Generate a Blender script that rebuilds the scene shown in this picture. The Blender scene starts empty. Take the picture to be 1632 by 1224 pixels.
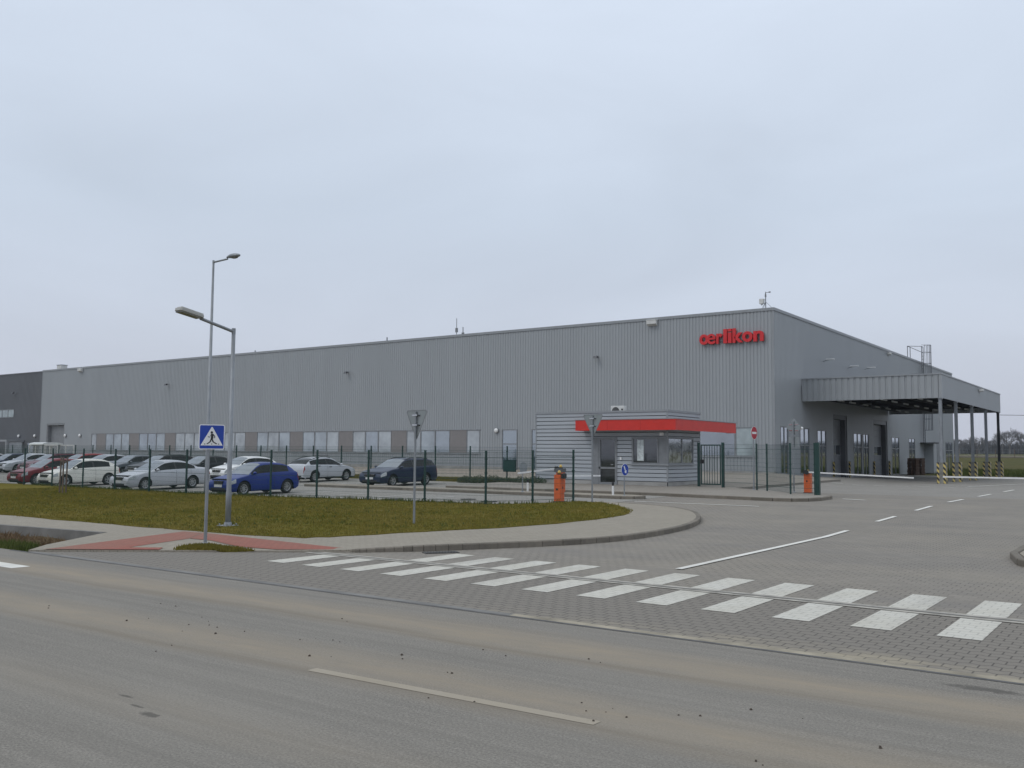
import bpy, bmesh, math, random
import numpy as np
from mathutils import Vector, Matrix
from mathutils.geometry import tessellate_polygon
random.seed(7); rng = np.random.default_rng(7)
R = math.radians
scene = bpy.context.scene
COL = scene.collection

# ------------------------------------------------------------------ terrain height (metres)
def g(x, y):
    a = max(0.0, 0.02*(y-24.0))
    t = max(0.0, min(1.0, max((x+22.0)/6.0, (y-62.0)/14.0)))
    v = min(.72, a)*(1-t) + min(.28, a)*t
    if y > 125: v += 2.0*min(1.0, (y-125)/75.0)
    if y > 200: v += 1.5*min(1.0, (y-200)/400.0)
    return v

# ------------------------------------------------------------------ materials
class NT:
    def __init__(s, m):
        m.use_nodes = True; s.m = m; s.t = m.node_tree; s.n = s.t.nodes; s.l = s.t.links; s.n.clear()
    def add(s, typ, ins=None, **kw):
        nd = s.n.new(typ)
        for k, v in kw.items(): setattr(nd, k, v)
        for k, v in (ins or {}).items():
            if isinstance(v, bpy.types.NodeSocket): s.l.new(v, nd.inputs[k])
            else: nd.inputs[k].default_value = v
        return nd
    def math(s, op, a, b=0.0, c=0.0):
        return s.add('ShaderNodeMath', {0: a, 1: b, 2: c}, operation=op).outputs[0]
    def mix(s, fac, a, b):
        nd = s.n.new('ShaderNodeMix'); nd.data_type = 'RGBA'
        for k, v in ((0, fac), (6, a), (7, b)):
            if isinstance(v, bpy.types.NodeSocket): s.l.new(v, nd.inputs[k])
            else: nd.inputs[k].default_value = (tuple(v)+(1,) if k and len(v) == 3 else v)
        return nd.outputs[2]
    def coord(s): return s.add('ShaderNodeTexCoord').outputs['Object']
    def scaled(s, vec, sx, sy, sz):
        return s.add('ShaderNodeMapping', {'Vector': vec, 'Scale': (sx, sy, sz)}).outputs[0]
    def noise(s, vec, scale, detail=4, rough=.55):
        return s.add('ShaderNodeTexNoise', {'Vector': vec, 'Scale': scale, 'Detail': detail, 'Roughness': rough}).outputs['Fac']
    def ramp(s, fac, a, b, va=0.0, vb=1.0):
        return s.add('ShaderNodeMapRange', {0: fac, 1: a, 2: b, 3: va, 4: vb}).outputs[0]
    def out(s, shader): s.add('ShaderNodeOutputMaterial', {'Surface': shader})
    def bsdf(s, **ins):
        ins = {k.replace('_', ' '): v for k, v in ins.items()}
        for k in ('Base Color',):
            if k in ins and not isinstance(ins[k], bpy.types.NodeSocket) and len(ins[k]) == 3: ins[k] = tuple(ins[k])+(1,)
        return s.add('ShaderNodeBsdfPrincipled', ins).outputs[0]
    def bump(s, h, strength=.3, dist=.01):
        return s.add('ShaderNodeBump', {'Height': h, 'Strength': strength, 'Distance': dist}).outputs[0]

MATS = {}
def mat(name, col, rough=.6, metal=0.0, var=.12, scale=3.0, bump=0.0, bscale=60.0, spec=.5, coat=0.0, stretch=(1, 1, 1)):
    """plain procedural material: base colour with soft noise wear"""
    if name in MATS: return MATS[name]
    m = bpy.data.materials.new(name); t = NT(m); c = t.scaled(t.coord(), *stretch)
    n = t.noise(c, scale)
    lo = tuple(max(0, v*(1-var)) for v in col); hi = tuple(min(1, v*(1+var)) for v in col)
    base = t.mix(t.ramp(n, .3, .7), lo, hi)
    kw = dict(Base_Color=base, Roughness=rough, Metallic=metal, Specular_IOR_Level=spec, Coat_Weight=coat, Coat_Roughness=.06)
    if bump: kw['Normal'] = t.bump(t.noise(c, bscale), bump, .01)
    t.out(t.bsdf(**kw)); MATS[name] = m
    return m

def paver_factor(t, c, w=.2, h=.165, mortar=.011, zig=.022):
    """1 on block faces, 0 in the joints of interlocking pavers"""
    x, y, z = (t.add('ShaderNodeSeparateXYZ', {0: c}).outputs[i] for i in range(3))
    tri = t.math('PINGPONG', x, w/2)
    y2 = t.math('ADD', y, t.math('MULTIPLY', t.math('SMOOTH_MIN', t.math('MAXIMUM', t.math('SUBTRACT', tri, .035), 0.0), .03, .01), zig/.03))
    v = t.add('ShaderNodeCombineXYZ', {0: x, 1: y2, 2: 0.0}).outputs[0]
    b = t.add('ShaderNodeTexBrick', {'Vector': v, 'Scale': 1.0, 'Mortar Size': mortar, 'Mortar Smooth': .35, 'Bias': 0.0, 'Brick Width': w, 'Row Height': h,
              'Color1': (.0, .0, .0, 1), 'Color2': (1, 1, 1, 1), 'Mortar': (.5, .5, .5, 1)})
    return t.math('SUBTRACT', 1.0, b.outputs['Fac']), b.outputs['Color']

def mat_pavers(name, col, joint, w=.2, h=.165, mortar=.011, zig=.022, dirt=None, dirtamt=.5, dark=None, soft=0.0):
    m = bpy.data.materials.new(name); t = NT(m); c = t.coord()
    f, cell = paver_factor(t, c, w, h, mortar, zig)
    if soft:      # joints filled with dirt in places
        yy_ = t.add('ShaderNodeSeparateXYZ', {0: c}).outputs[1]; far = t.math('GREATER_THAN', yy_, 13.4)
        fill = t.math('MULTIPLY', t.ramp(t.noise(c, .55, 4, .6), .35, .65, .15*soft, soft), t.math('ADD', t.math('MULTIPLY', far, .72), .28)); f = t.math('ADD', f, t.math('MULTIPLY', t.math('SUBTRACT', 1.0, f), fill))
    big = t.noise(c, .22, 5, .6); fine = t.noise(c, 45, 3, .7)
    b = t.mix(cell, tuple(v*.9 for v in col), tuple(v*1.08 for v in col))
    b = t.mix(t.ramp(fine, .25, .75, 0, .5), b, tuple(v*.72 for v in col))
    if dark:
        streak = t.noise(t.scaled(c, .12, 1.1, 1), 1.0, 4)
        b = t.mix(t.ramp(streak, .4, .75, 0, .55), b, dark)
    if dirt: b = t.mix(t.ramp(big, .42, .72, 0, dirtamt), b, dirt)
    if soft:      # older, darker blocks on the road side of the gutter, sand washed over the edge stones
        b = t.mix(far, tuple(v*.76 for v in col), b); b = t.mix(t.math('MULTIPLY', t.math('SUBTRACT', 1.0, far), t.ramp(fine, .25, .75, 0, .35)), b, tuple(v*1.05 for v in col))
        xx_ = t.add('ShaderNodeSeparateXYZ', {0: c}).outputs[0]
        sand = t.math('MULTIPLY', t.ramp(yy_, 9.85, 10.5, 1, 0), t.math('MULTIPLY', t.ramp(xx_, -9, -3, 0, 1), t.ramp(t.noise(t.scaled(c, .6, 2, 1), 1.5, 5, .7), .42, .62)))
        b = t.mix(sand, b, (.36, .315, .23)); f = t.math('MAXIMUM', f, t.math('MULTIPLY', sand, .8))
    col_out = t.mix(f, joint, b)
    t.out(t.bsdf(Base_Color=col_out, Roughness=.88, Specular_IOR_Level=.3, Normal=t.bump(t.math('ADD', f, t.math('MULTIPLY', fine, .3)), .5, .006)))
    MATS[name] = m; return m

def mat_asphalt(name, col, dust=None, bands=(), spots=()):
    m = bpy.data.materials.new(name); t = NT(m); c = t.coord()
    fine = t.noise(c, 48, 3, .9); mid = t.noise(c, 9, 5, .65); big = t.noise(c, .35, 5, .6)
    b = t.mix(t.ramp(fine, .34, .66), tuple(v*.42 for v in col), tuple(v*1.58 for v in col))
    chips = t.add('ShaderNodeTexVoronoi', {'Vector': c, 'Scale': 30.0}).outputs['Distance']
    b = t.mix(t.ramp(chips, .10, .22, .7, 0), b, tuple(v*1.6 for v in col))
    b = t.mix(t.ramp(mid, .3, .72, 0, .4), b, tuple(v*.74 for v in col))
    b = t.mix(t.ramp(big, .35, .7, 0, .5), b, tuple(v*1.18 for v in col))
    if dust:
        x, y, z = (t.add('ShaderNodeSeparateXYZ', {0: c}).outputs[i] for i in range(3))
        wob = t.noise(t.scaled(c, .12, .5, 1), 1.0, 3)
        yw = t.math('ADD', y, t.math('MULTIPLY', t.math('SUBTRACT', wob, .5), .9))
        streak = t.noise(t.scaled(c, .22, 7.0, 1), 1.0, 6, .65); pat = t.noise(t.scaled(c, .8, 3.2, 1), 1.6, 6, .7)
        b = t.mix(t.ramp(streak, .40, .68, 0, .42), b, tuple(v*.66 for v in col))
        tot = None; tyre = None
        for (yc, hw, amt) in bands:
            d = t.math('SUBTRACT', yw, yc)
            up = t.math('MULTIPLY', t.ramp(t.math('ABSOLUTE', d), 0, hw, 1, 0), amt)
            dk = t.math('MULTIPLY', t.ramp(t.math('ABSOLUTE', t.math('ADD', d, hw*.62)), 0, hw*.26, 1, 0), amt)
            tot = up if tot is None else t.math('MAXIMUM', tot, up); tyre = dk if tyre is None else t.math('MAXIMUM', tyre, dk)
        b = t.mix(t.math('MULTIPLY', tot, t.ramp(pat, .22, .62, .35, 1)), b, dust)
        b = t.mix(t.math('MULTIPLY', tyre, t.ramp(streak, .3, .6, .15, .6)), b, tuple(v*.62 for v in dust))
        crack = t.noise(c, 2.3, 8, .75)
        b = t.mix(t.ramp(crack, .70, .78, 0, .6), b, tuple(v*.45 for v in col))
        edge = t.noise(c, 11, 5, .7)
        for (sx, sy, rx, ry) in spots:      # oil stains
            u = t.math('DIVIDE', t.math('SUBTRACT', x, sx), rx); v = t.math('DIVIDE', t.math('SUBTRACT', y, sy), ry)
            q = t.math('ADD', t.math('SQRT', t.math('ADD', t.math('MULTIPLY', u, u), t.math('MULTIPLY', v, v))), t.math('MULTIPLY', t.math('SUBTRACT', edge, .5), 2.2))
            b = t.mix(t.ramp(q, .55, 1.05, .75, 0), b, tuple(w*.36 for w in col))
    t.out(t.bsdf(Base_Color=b, Roughness=.9, Specular_IOR_Level=.3, Normal=t.bump(fine, .6, .006)))
    MATS[name] = m; return m

def mat_paint(name, col, under, over_pavers=True, wear=.5):
    """worn road paint; the joints of the blocks beneath show through"""
    m = bpy.data.materials.new(name); t = NT(m); c = t.coord()
    n = t.noise(c, 16, 6, .7); n2 = t.noise(c, 1.1, 4, .6)
    b = t.mix(t.ramp(n2, .35, .7, 0, .35), col, (col[0]*.72, col[1]*.68, col[2]*.58))
    b = t.mix(t.ramp(n, .62-.2*wear, .80, 0, .75*wear), b, under)
    tr = t.noise(t.scaled(c, 1.5, .22, 1), 1.0, 4, .6)
    b = t.mix(t.ramp(tr, .48, .75, 0, .45), b, tuple(v*1.25 for v in under))
    if over_pavers:
        f, cell = paver_factor(t, c)
        b = t.mix(t.math('MULTIPLY', t.math('SUBTRACT', 1.0, f), .3), b, (under[0]*.5, under[1]*.5, under[2]*.5))
    t.out(t.bsdf(Base_Color=b, Roughness=.8, Specular_IOR_Level=.3, Normal=t.bump(n, .2, .004)))
    MATS[name] = m; return m

def mat_grass(name, cols, bump=.8):
    m = bpy.data.materials.new(name); t = NT(m); c = t.coord()
    big = t.noise(c, .3, 5, .6); mid = t.noise(c, 2.2, 5, .65); fine = t.noise(c, 38, 4, .75)
    b = t.mix(t.ramp(big, .35, .66), cols[0], cols[1])
    b = t.mix(t.ramp(mid, .45, .75, 0, .6), b, cols[2])
    b = t.mix(t.ramp(fine, .4, .75, 0, .6), b, tuple(v*.55 for v in cols[0]))
    t.out(t.bsdf(Base_Color=b, Roughness=1.0, Specular_IOR_Level=.02, Normal=t.bump(fine, bump, .04)))
    MATS[name] = m; return m

def mat_glass(name, col, refl=.25, rough=.04, var=.25, scale=.6, spec=.6):
    """opaque-looking window glass: what is behind it plus a mirror of the surroundings"""
    m = bpy.data.materials.new(name); t = NT(m); c = t.coord()
    n = t.noise(c, scale, 3)
    b = t.mix(t.ramp(n, .35, .65), tuple(v*(1-var) for v in col), tuple(v*(1+var) for v in col))
    d = t.bsdf(Base_Color=b, Roughness=rough, Specular_IOR_Level=spec)
    gl = t.add('ShaderNodeBsdfGlossy', {'Color': (.85, .9, .95, 1), 'Roughness': rough}).outputs[0]
    t.out(t.add('ShaderNodeMixShader', {0: refl, 1: d, 2: gl}).outputs[0])
    MATS[name] = m; return m

def mat_stripes(name, a, b, period=.3, fx=1, fz=1):
    """diagonal hazard stripes"""
    m = bpy.data.materials.new(name); t = NT(m); c = t.coord()
    x, y, z = (t.add('ShaderNodeSeparateXYZ', {0: c}).outputs[i] for i in range(3))
    s = t.math('ADD', t.math('MULTIPLY', t.math('ADD', x, y), fx), t.math('MULTIPLY', z, fz))
    f = t.math('GREATER_THAN', t.math('PINGPONG', s, period/2), period/4)
    n = t.noise(c, 7, 4)
    col = t.mix(t.ramp(n, .55, .8, 0, .5), t.mix(f, a, b), (.2, .18, .14))
    t.out(t.bsdf(Base_Color=col, Roughness=.7)); MATS[name] = m; return m

# ------------------------------------------------------------------ mesh builder
class MB:
    def __init__(s): s.v = []; s.f = []
    def quad(s, *p):
        i = len(s.v); s.v += [tuple(q) for q in p]; s.f.append(tuple(range(i, i+len(p))))
    def box(s, x0, x1, y0, y1, z0, z1):
        i = len(s.v)
        s.v += [(x0, y0, z0), (x1, y0, z0), (x1, y1, z0), (x0, y1, z0), (x0, y0, z1), (x1, y0, z1), (x1, y1, z1), (x0, y1, z1)]
        s.f += [tuple(i+k for k in q) for q in ((3, 2, 1, 0), (4, 5, 6, 7), (0, 1, 5, 4), (1, 2, 6, 5), (2, 3, 7, 6), (3, 0, 4, 7))]
        return s
    def bar(s, p, q, w, h=None):
        """square bar between two points"""
        h = h or w; p = Vector(p); q = Vector(q); d = (q-p).normalized()
        up = Vector((0, 0, 1)) if abs(d.z) < .95 else Vector((1, 0, 0))
        a = d.cross(up).normalized(); b = a.cross(d).normalized(); i = len(s.v)
        for o in (p, q):
            for (m, n) in ((-1, -1), (1, -1), (1, 1), (-1, 1)): s.v.append(tuple(o+a*m*w/2+b*n*h/2))
        s.f += [tuple(i+k for k in f) for f in ((0, 1, 2, 3), (7, 6, 5, 4), (0, 4, 5, 1), (1, 5, 6, 2), (2, 6, 7, 3), (3, 7, 4, 0))]
        return s
    def tube(s, pts, radii, n=10, cap=True):
        pts = [Vector(p) for p in pts]; i0 = len(s.v)
        if not isinstance(radii, (list, tuple)): radii = [radii]*len(pts)
        for k, p in enumerate(pts):
            d = (pts[min(k+1, len(pts)-1)]-pts[max(k-1, 0)]).normalized()
            up = Vector((0, 0, 1)) if abs(d.z) < .95 else Vector((1, 0, 0))
            a = d.cross(up).normalized(); b = a.cross(d)
            for j in range(n):
                an = 2*math.pi*j/n; s.v.append(tuple(p+(a*math.cos(an)+b*math.sin(an))*radii[k]))
        for k in range(len(pts)-1):
            for j in range(n):
                a0 = i0+k*n+j; a1 = i0+k*n+(j+1) % n
                s.f.append((a0, a1, a1+n, a0+n))
        if cap:
            s.f.append(tuple(i0+j for j in range(n))[::-1]); s.f.append(tuple(i0+(len(pts)-1)*n+j for j in range(n)))
        return s
    def prism(s, pts, axis, a, b):
        """2-D outline extruded along x, y or z from a to b"""
        def P(u, v, w): return {'x': (w, u, v), 'y': (u, w, v), 'z': (u, v, w)}[axis]
        n = len(pts); i = len(s.v)
        s.v += [P(u, v, a) for u, v in pts]+[P(u, v, b) for u, v in pts]
        s.f.append(tuple(range(i+n-1, i-1, -1))); s.f.append(tuple(range(i+n, i+2*n)))
        for k in range(n): s.f.append((i+k, i+(k+1) % n, i+n+(k+1) % n, i+n+k))
        return s
    def ball(s, c, r, nu=10, nv=6, sc=(1, 1, 1)):
        i = len(s.v)
        for a in range(nv+1):
            th = math.pi*a/nv
            for b in range(nu):
                ph = 2*math.pi*b/nu
                s.v.append((c[0]+r*sc[0]*math.sin(th)*math.cos(ph), c[1]+r*sc[1]*math.sin(th)*math.sin(ph), c[2]+r*sc[2]*math.cos(th)))
        for a in range(nv):
            for b in range(nu): s.f.append((i+a*nu+b, i+a*nu+(b+1) % nu, i+(a+1)*nu+(b+1) % nu, i+(a+1)*nu+b))
        return s
    def mesh(s, name, m, smooth=False):
        me = bpy.data.meshes.new(name); me.from_pydata(s.v, [], s.f); me.update()
        if smooth:
            for p in me.polygons: p.use_smooth = True
        if m: me.materials.append(m)
        return me
    def build(s, name, m, parent=None, world=False, smooth=False, label=None, bevel=0.0):
        o = bpy.data.objects.new(name, s.mesh(name, m, smooth)); COL.objects.link(o)
        if parent:
            o.parent = parent
            if world: o.matrix_parent_inverse = Matrix.Translation(-Vector(parent.location))
        if label: o['label'] = label
        if bevel:
            b = o.modifiers.new('bevel', 'BEVEL'); b.width = bevel; b.segments = 2; b.limit_method = 'ANGLE'
        return o

def thing(name, label, cat, loc=(0, 0, 0), rotz=0.0, group=None):
    o = bpy.data.objects.new(name, None); COL.objects.link(o); o.empty_display_size = .2
    o.location = loc; o.rotation_euler = (0, 0, rotz)
    return tag(o, label, cat, group)
def tag(o, label, cat, group=None, kind=None):
    o['label'] = label; o['category'] = cat
    if group: o['group'] = group
    if kind: o['kind'] = kind
    return o
def struct(o, label=None, cat=None):
    o['kind'] = 'structure'
    if label: o['label'] = label
    if cat: o['category'] = cat
    return o
def copy_tree(o, parent=None):
    c = o.copy(); COL.objects.link(c)
    if parent: c.parent = parent
    for ch in list(o.children): copy_tree(ch, c)
    return c

def sheet(name, poly, m, off=0.0, step=1.0, skirt=0.0, label=None, cat=None):
    """a ground sheet: outline cut on the terrain grid and laid on the terrain"""
    bm = bmesh.new(); vs_ = [bm.verts.new((x, y, 0)) for x, y in poly]
    for tri_ in tessellate_polygon([[Vector((x, y, 0)) for x, y in poly]]):
        try: bm.faces.new([vs_[k] for k in tri_])
        except ValueError: pass
    for f in bm.faces: f.normal_update()
    bmesh.ops.reverse_faces(bm, faces=[f for f in bm.faces if f.normal.z < 0])
    xs = [p[0] for p in poly]; ys = [p[1] for p in poly]
    for ax, lo, hi in ((0, min(xs), max(xs)), (1, min(ys), max(ys))):
        k = math.floor(lo/step)+1
        while k*step < hi-1e-4:
            co = [0, 0, 0]; no = [0, 0, 0]; co[ax] = k*step; no[ax] = 1
            bmesh.ops.bisect_plane(bm, geom=bm.verts[:]+bm.edges[:]+bm.faces[:], plane_co=co, plane_no=no, dist=1e-5)
            k += 1
    if skirt:
        be = [e for e in bm.edges if e.is_boundary]
        r = bmesh.ops.extrude_edge_only(bm, edges=be)
        low = {v for v in r['geom'] if isinstance(v, bmesh.types.BMVert)}
    else: low = set()
    for v in bm.verts:
        o = off(v.co.x, v.co.y) if callable(off) else off
        v.co.z = g(v.co.x, v.co.y)+o-(skirt if v in low else 0)
    me = bpy.data.meshes.new(name); bm.to_mesh(me); bm.free(); me.materials.append(m)
    o = bpy.data.objects.new(name, me); COL.objects.link(o)
    return struct(o, label, cat)

def resample(pts, step):
    out = [Vector(pts[0]).to_2d()]
    for a, b in zip(pts, pts[1:]):
        a = Vector(a); b = Vector(b); n = max(1, round((b-a).length/step))
        out += [a.lerp(b, k/n) for k in range(1, n+1)]
    return out
def smooth_path(pts, it=2):
    for _ in range(it):
        q = [pts[0]]
        for a, b in zip(pts, pts[1:]):
            q += [(a[0]*.75+b[0]*.25, a[1]*.75+b[1]*.25), (a[0]*.25+b[0]*.75, a[1]*.25+b[1]*.75)]
        pts = q+[pts[-1]]
    return pts
def kerb(path, m, width=.15, top=.12, name='kerb', label=None):
    """kerb stones along a path, each stone a little apart from the next"""
    mb = MB(); P = resample(path, 1.0)
    for a, b in zip(P, P[1:]):
        d = (b-a)
        if d.length < .05: continue
        d.normalize(); n = Vector((-d.y, d.x))*width/2; a2 = a+d*.004; b2 = b-d*.004
        ta = g(a.x, a.y)+(top(a.x, a.y) if callable(top) else top); tb = g(b.x, b.y)+(top(b.x, b.y) if callable(top) else top)
        za = g(a.x, a.y)-.1; zb = g(b.x, b.y)-.1; c = .02
        prof = lambda p, z, t: [(p.x-n.x, p.y-n.y, z), (p.x+n.x, p.y+n.y, z), (p.x+n.x, p.y+n.y, t-c), (p.x+n.x*.8, p.y+n.y*.8, t), (p.x-n.x*.8, p.y-n.y*.8, t), (p.x-n.x, p.y-n.y, t-c)]
        i = len(mb.v); mb.v += prof(a2, za, ta)+prof(b2, zb, tb)
        mb.f += [tuple(i+k for k in range(6)), tuple(i+11-k for k in range(6))]+[(i+k, i+(k+1) % 6, i+6+(k+1) % 6, i+6+k) for k in range(6)]
    o = mb.build(name, m)
    return struct(o, label, 'kerb')

# ------------------------------------------------------------------ material set
M = {}
M['road'] = mat_asphalt('road_asphalt', (.215, .20, .175), (.295, .248, .185), ((8.50, .62, .9), (6.55, .70, .8), (4.6, .5, .25)), ((-6.60, 4.42, .13, .055), (-7.25, 4.62, .12, .025), (-6.9, 4.5, .09, .02), (-1.5, 9.3, .4, .1)))
M['yard'] = mat_asphalt('yard_asphalt', (.235, .222, .20))
M['park'] = mat_pavers('car_park_blocks', (.30, .29, .265), (.16, .15, .135), w=.2, h=.1, mortar=.006, zig=0, dirt=(.22, .20, .17), dirtamt=.5)
M['pavers'] = mat_pavers('entrance_blocks', (.250, .228, .197), (.085, .078, .068), mortar=.010, soft=.8, dirt=(.285, .255, .205), dirtamt=.5, dark=(.175, .165, .153))
M['walk'] = mat_pavers('footpath_blocks', (.325, .292, .238), (.19, .172, .14), w=.2, h=.1, mortar=.006, zig=0, dirt=(.25, .225, .185), dirtamt=.6)
M['boothwalk'] = mat_pavers('booth_paving', (.30, .275, .24), (.18, .165, .14), w=.2, h=.1, mortar=.006, zig=0, dirt=(.22, .195, .165), dirtamt=.6)
M['redwalk'] = mat_pavers('red_blocks', (.32, .112, .082), (.16, .085, .066), w=.2, h=.1, mortar=.006, zig=0, dirt=(.25, .165, .125), dirtamt=.75)
def mat_stones(name, lo, hi):
    """stones of one kerb, each its own shade"""
    m = bpy.data.materials.new(name); t = NT(m); c = t.coord()
    r = t.add('ShaderNodeNewGeometry').outputs['Random Per Island']; n = t.noise(c, 3.5, 5, .7); f = t.noise(c, 40, 3, .7)
    b = t.mix(r, lo, hi); b = t.mix(t.ramp(n, .4, .7, 0, .5), b, tuple(v*.6 for v in lo)); b = t.mix(t.ramp(f, .4, .7, 0, .3), b, hi)
    t.out(t.bsdf(Base_Color=b, Roughness=.9, Specular_IOR_Level=.3, Normal=t.bump(f, .4, .006))); MATS[name] = m; return m
M['kerb'] = mat_stones('kerb_concrete', (.145, .13, .108), (.225, .20, .165))
M['edge'] = mat('sandy_edge_stones', (.31, .275, .21), .9, var=.4, scale=2.2, bump=.3, bscale=40)
M['gutter'] = mat('gutter_concrete', (.34, .32, .28), .9, var=.35, scale=5, bump=.4, bscale=40)
M['paint'] = mat_paint('white_road_paint', (.56, .545, .49), (.235, .222, .205))
M['thinpaint'] = mat_paint('white_line_paint', (.72, .71, .67), (.23, .22, .2), False, .3)
M['oldpaint'] = mat_paint('worn_line_paint', (.345, .305, .245), (.28, .245, .19), False, .9)
M['parkpaint'] = mat_paint('parking_line_paint', (.60, .59, .56), (.28, .27, .25), False, .5)
M['grass'] = mat_grass('verge_turf', ((.150, .131, .028), (.190, .152, .042), (.090, .110, .022)))
M['field'] = mat_grass('field_turf', ((.105, .095, .042), (.075, .085, .034), (.14, .12, .065)))
M['soil'] = mat_grass('ditch_soil', ((.155, .115, .075), (.11, .09, .05), (.19, .145, .10)))
M['gravel'] = mat('gravel_strip', (.30, .26, .215), .95, var=.35, scale=9, bump=.8, bscale=50)
M['concrete'] = mat('plinth_concrete', (.33, .325, .31), .9, var=.2, scale=1.2, bump=.2)
M['darkconcrete'] = mat('ditch_wall_concrete', (.17, .165, .155), .9, var=.3, scale=1.2, bump=.2)
M['clad'] = mat('grey_steel_cladding', (.312, .330, .345), .42, var=.03, scale=.6, stretch=(1, 1, .06), spec=.5)
M['cladcanopy'] = mat('canopy_steel_cladding', (.305, .322, .335), .42, var=.06, scale=.5)
M['cladbooth'] = mat('booth_steel_cladding', (.37, .395, .42), .40, var=.05, scale=.7)
M['gapshade_fittings'] = mat('gap_shade_and_fittings', (.10, .105, .115), .5)  # dark grey: shade of the booth grooves as colour, also plain dark fittings
M['trim'] = mat('cladding_trim', (.27, .285, .30), .4, var=.06)
M['dark'] = mat('dark_steel_cladding', (.105, .11, .12), .45, var=.06, scale=.3)
M['roof'] = mat('roof_membrane', (.22, .22, .22), .9)
M['brownpanel'] = mat('taupe_facade_panel', (.212, .20, .197), .4, var=.05)
M['winframe'] = mat('window_frame', (.20, .21, .22), .4)
M['glass'] = mat_glass('facade_window_glass', (.27, .31, .335), .18)
M['doorglass'] = mat_glass('door_glass', (.03, .038, .04), .55)
M['boothglass'] = mat_glass('booth_window_glass', (.02, .024, .027), .09, var=.5, scale=2.5)
M['darkpanel'] = mat('dock_door_panel', (.20, .21, .222), .45, var=.1)
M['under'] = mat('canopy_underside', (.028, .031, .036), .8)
M['tube'] = mat('lamp_tube_housing', (.55, .56, .56), .4)
M['galv'] = mat('galvanised_steel', (.245, .262, .28), .5, metal=.25, var=.16, scale=9, stretch=(1, 1, .3))
M['signback'] = mat('sign_back_metal', (.24, .265, .275), .5, metal=.1, var=.08)
M['lamphousing'] = mat('lamp_housing', (.40, .40, .375), .45, var=.1)
M['lens'] = mat('lamp_lens', (.16, .16, .14), .3, var=.2)
M['green'] = mat('green_coated_steel', (.008, .042, .036), .38, var=.2, scale=4)
M['wire'] = mat('green_coated_wire', (.012, .05, .042), .5, var=.1)
M['blue'] = mat('sign_blue', (.010, .050, .34), .35, var=.06)
M['white'] = mat('white_coating', (.78, .78, .77), .4, var=.05)
M['black'] = mat('black_rubber', (.018, .018, .019), .6, var=.2)
M['redsign'] = mat('letter_red', (.60, .018, .022), .32, var=.06)
M['redtrim'] = mat('fascia_red', (.58, .028, .018), .38, var=.05)
M['nored'] = mat('sign_red', (.40, .012, .03), .35, var=.06)
M['orange'] = mat('barrier_orange', (.62, .115, .025), .4, var=.1, scale=4)
M['amber'] = mat('amber_lamp', (.62, .42, .10), .25, var=.1)
M['ac'] = mat('painted_sheet_metal', (.60, .60, .58), .45)
M['grille'] = mat('dark_fan_grille', (.07, .07, .07), .6)
M['hazard'] = mat_stripes('hazard_stripes', (.60, .47, .16), (.03, .03, .03), .36)
M['guard'] = mat('guard_concrete', (.23, .225, .20), .9, var=.3, scale=2)
M['pallet'] = mat('old_pallet_wood', (.10, .058, .04), .85, var=.35, scale=6)
M['wood'] = mat('weathered_stake_wood', (.13, .10, .08), .9, var=.3, scale=6)
M['bark'] = mat('winter_bark', (.135, .128, .122), .95, var=.25, scale=1.0)
M['hedge'] = mat('winter_hedge', (.085, .09, .092), 1.0, var=.4, scale=.4)
M['blade'] = mat_grass('grass_blades', ((.172, .148, .032), (.230, .184, .052), (.105, .126, .026)), 0)
M['dryweed'] = mat_grass('dry_weed_stems', ((.17, .115, .07), (.22, .16, .10), (.12, .085, .05)), 0)
M['patch'] = mat('gravelly_turf', (.22, .205, .13), .95, var=.4, scale=14, bump=.6, bscale=50)
M['weed'] = mat_grass('weed_leaves', ((.085, .118, .036), (.14, .14, .05), (.07, .11, .03)), 0)
M['juniper'] = mat_grass('ground_shrub_leaves', ((.085, .115, .075), (.12, .14, .10), (.06, .09, .05)), 0)
M['drysoil'] = mat('dirt_clod', (.07, .055, .042), .95, var=.3, scale=20)
M['iron'] = mat('cast_iron', (.06, .058, .055), .6, var=.3, scale=10)
M['chrome'] = mat('polished_metal', (.55, .56, .57), .18, metal=1.0, var=.05)
M['shelter'] = mat('pale_shelter_roof', (.55, .57, .56), .5)
M['paper'] = mat('paper_notice', (.55, .60, .60), .8, var=.3, scale=9)
M['stain'] = mat('oil_stain', (.085, .082, .078), .7, var=.3, scale=6)
# ================================================================== GROUND
def hs(x, y):      # footpath height: flush at the crossing, a full kerb along the bend
    t = max(0., min(1., (x+14.3)/1.4), min(1., (y-14.6)/3.0)); t = max(0., min(1., t))
    return .03+.09*t
def hg(x, y): return hs(x, y)+.02

# base ground reaching the horizon, left open where the ditch is dug
xs = [-640, -500, -400, -300, -200, -150]+list(range(-120, 61, 4))+[80, 120, 200, 300, 400, 520]
ys = [-200, -150, -80, -40, -20]+list(range(-8, 10, 2))+[9.7, 11, 12, 13.2, 14.5, 16, 18, 20, 22, 24]+list(range(26, 128, 2))+list(range(130, 206, 5))+[220, 260, 320, 400, 500, 600, 720]
mb = MB(); idx = {}
for i, x in enumerate(xs):
    for j, y in enumerate(ys): idx[i, j] = len(mb.v); mb.v.append((x, y, g(x, y)-.06))
for i in range(len(xs)-1):
    for j in range(len(ys)-1):
        cx = (xs[i]+xs[i+1])/2; cy = (ys[j]+ys[j+1])/2
        if -80 < cx < -17 and 9.7 < cy < 13.2: continue
        mb.f.append((idx[i, j], idx[i+1, j], idx[i+1, j+1], idx[i, j+1]))
struct(mb.build('ground', M['field']), 'flat grassy field round the factory site reaching to the far tree line', 'field')

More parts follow.
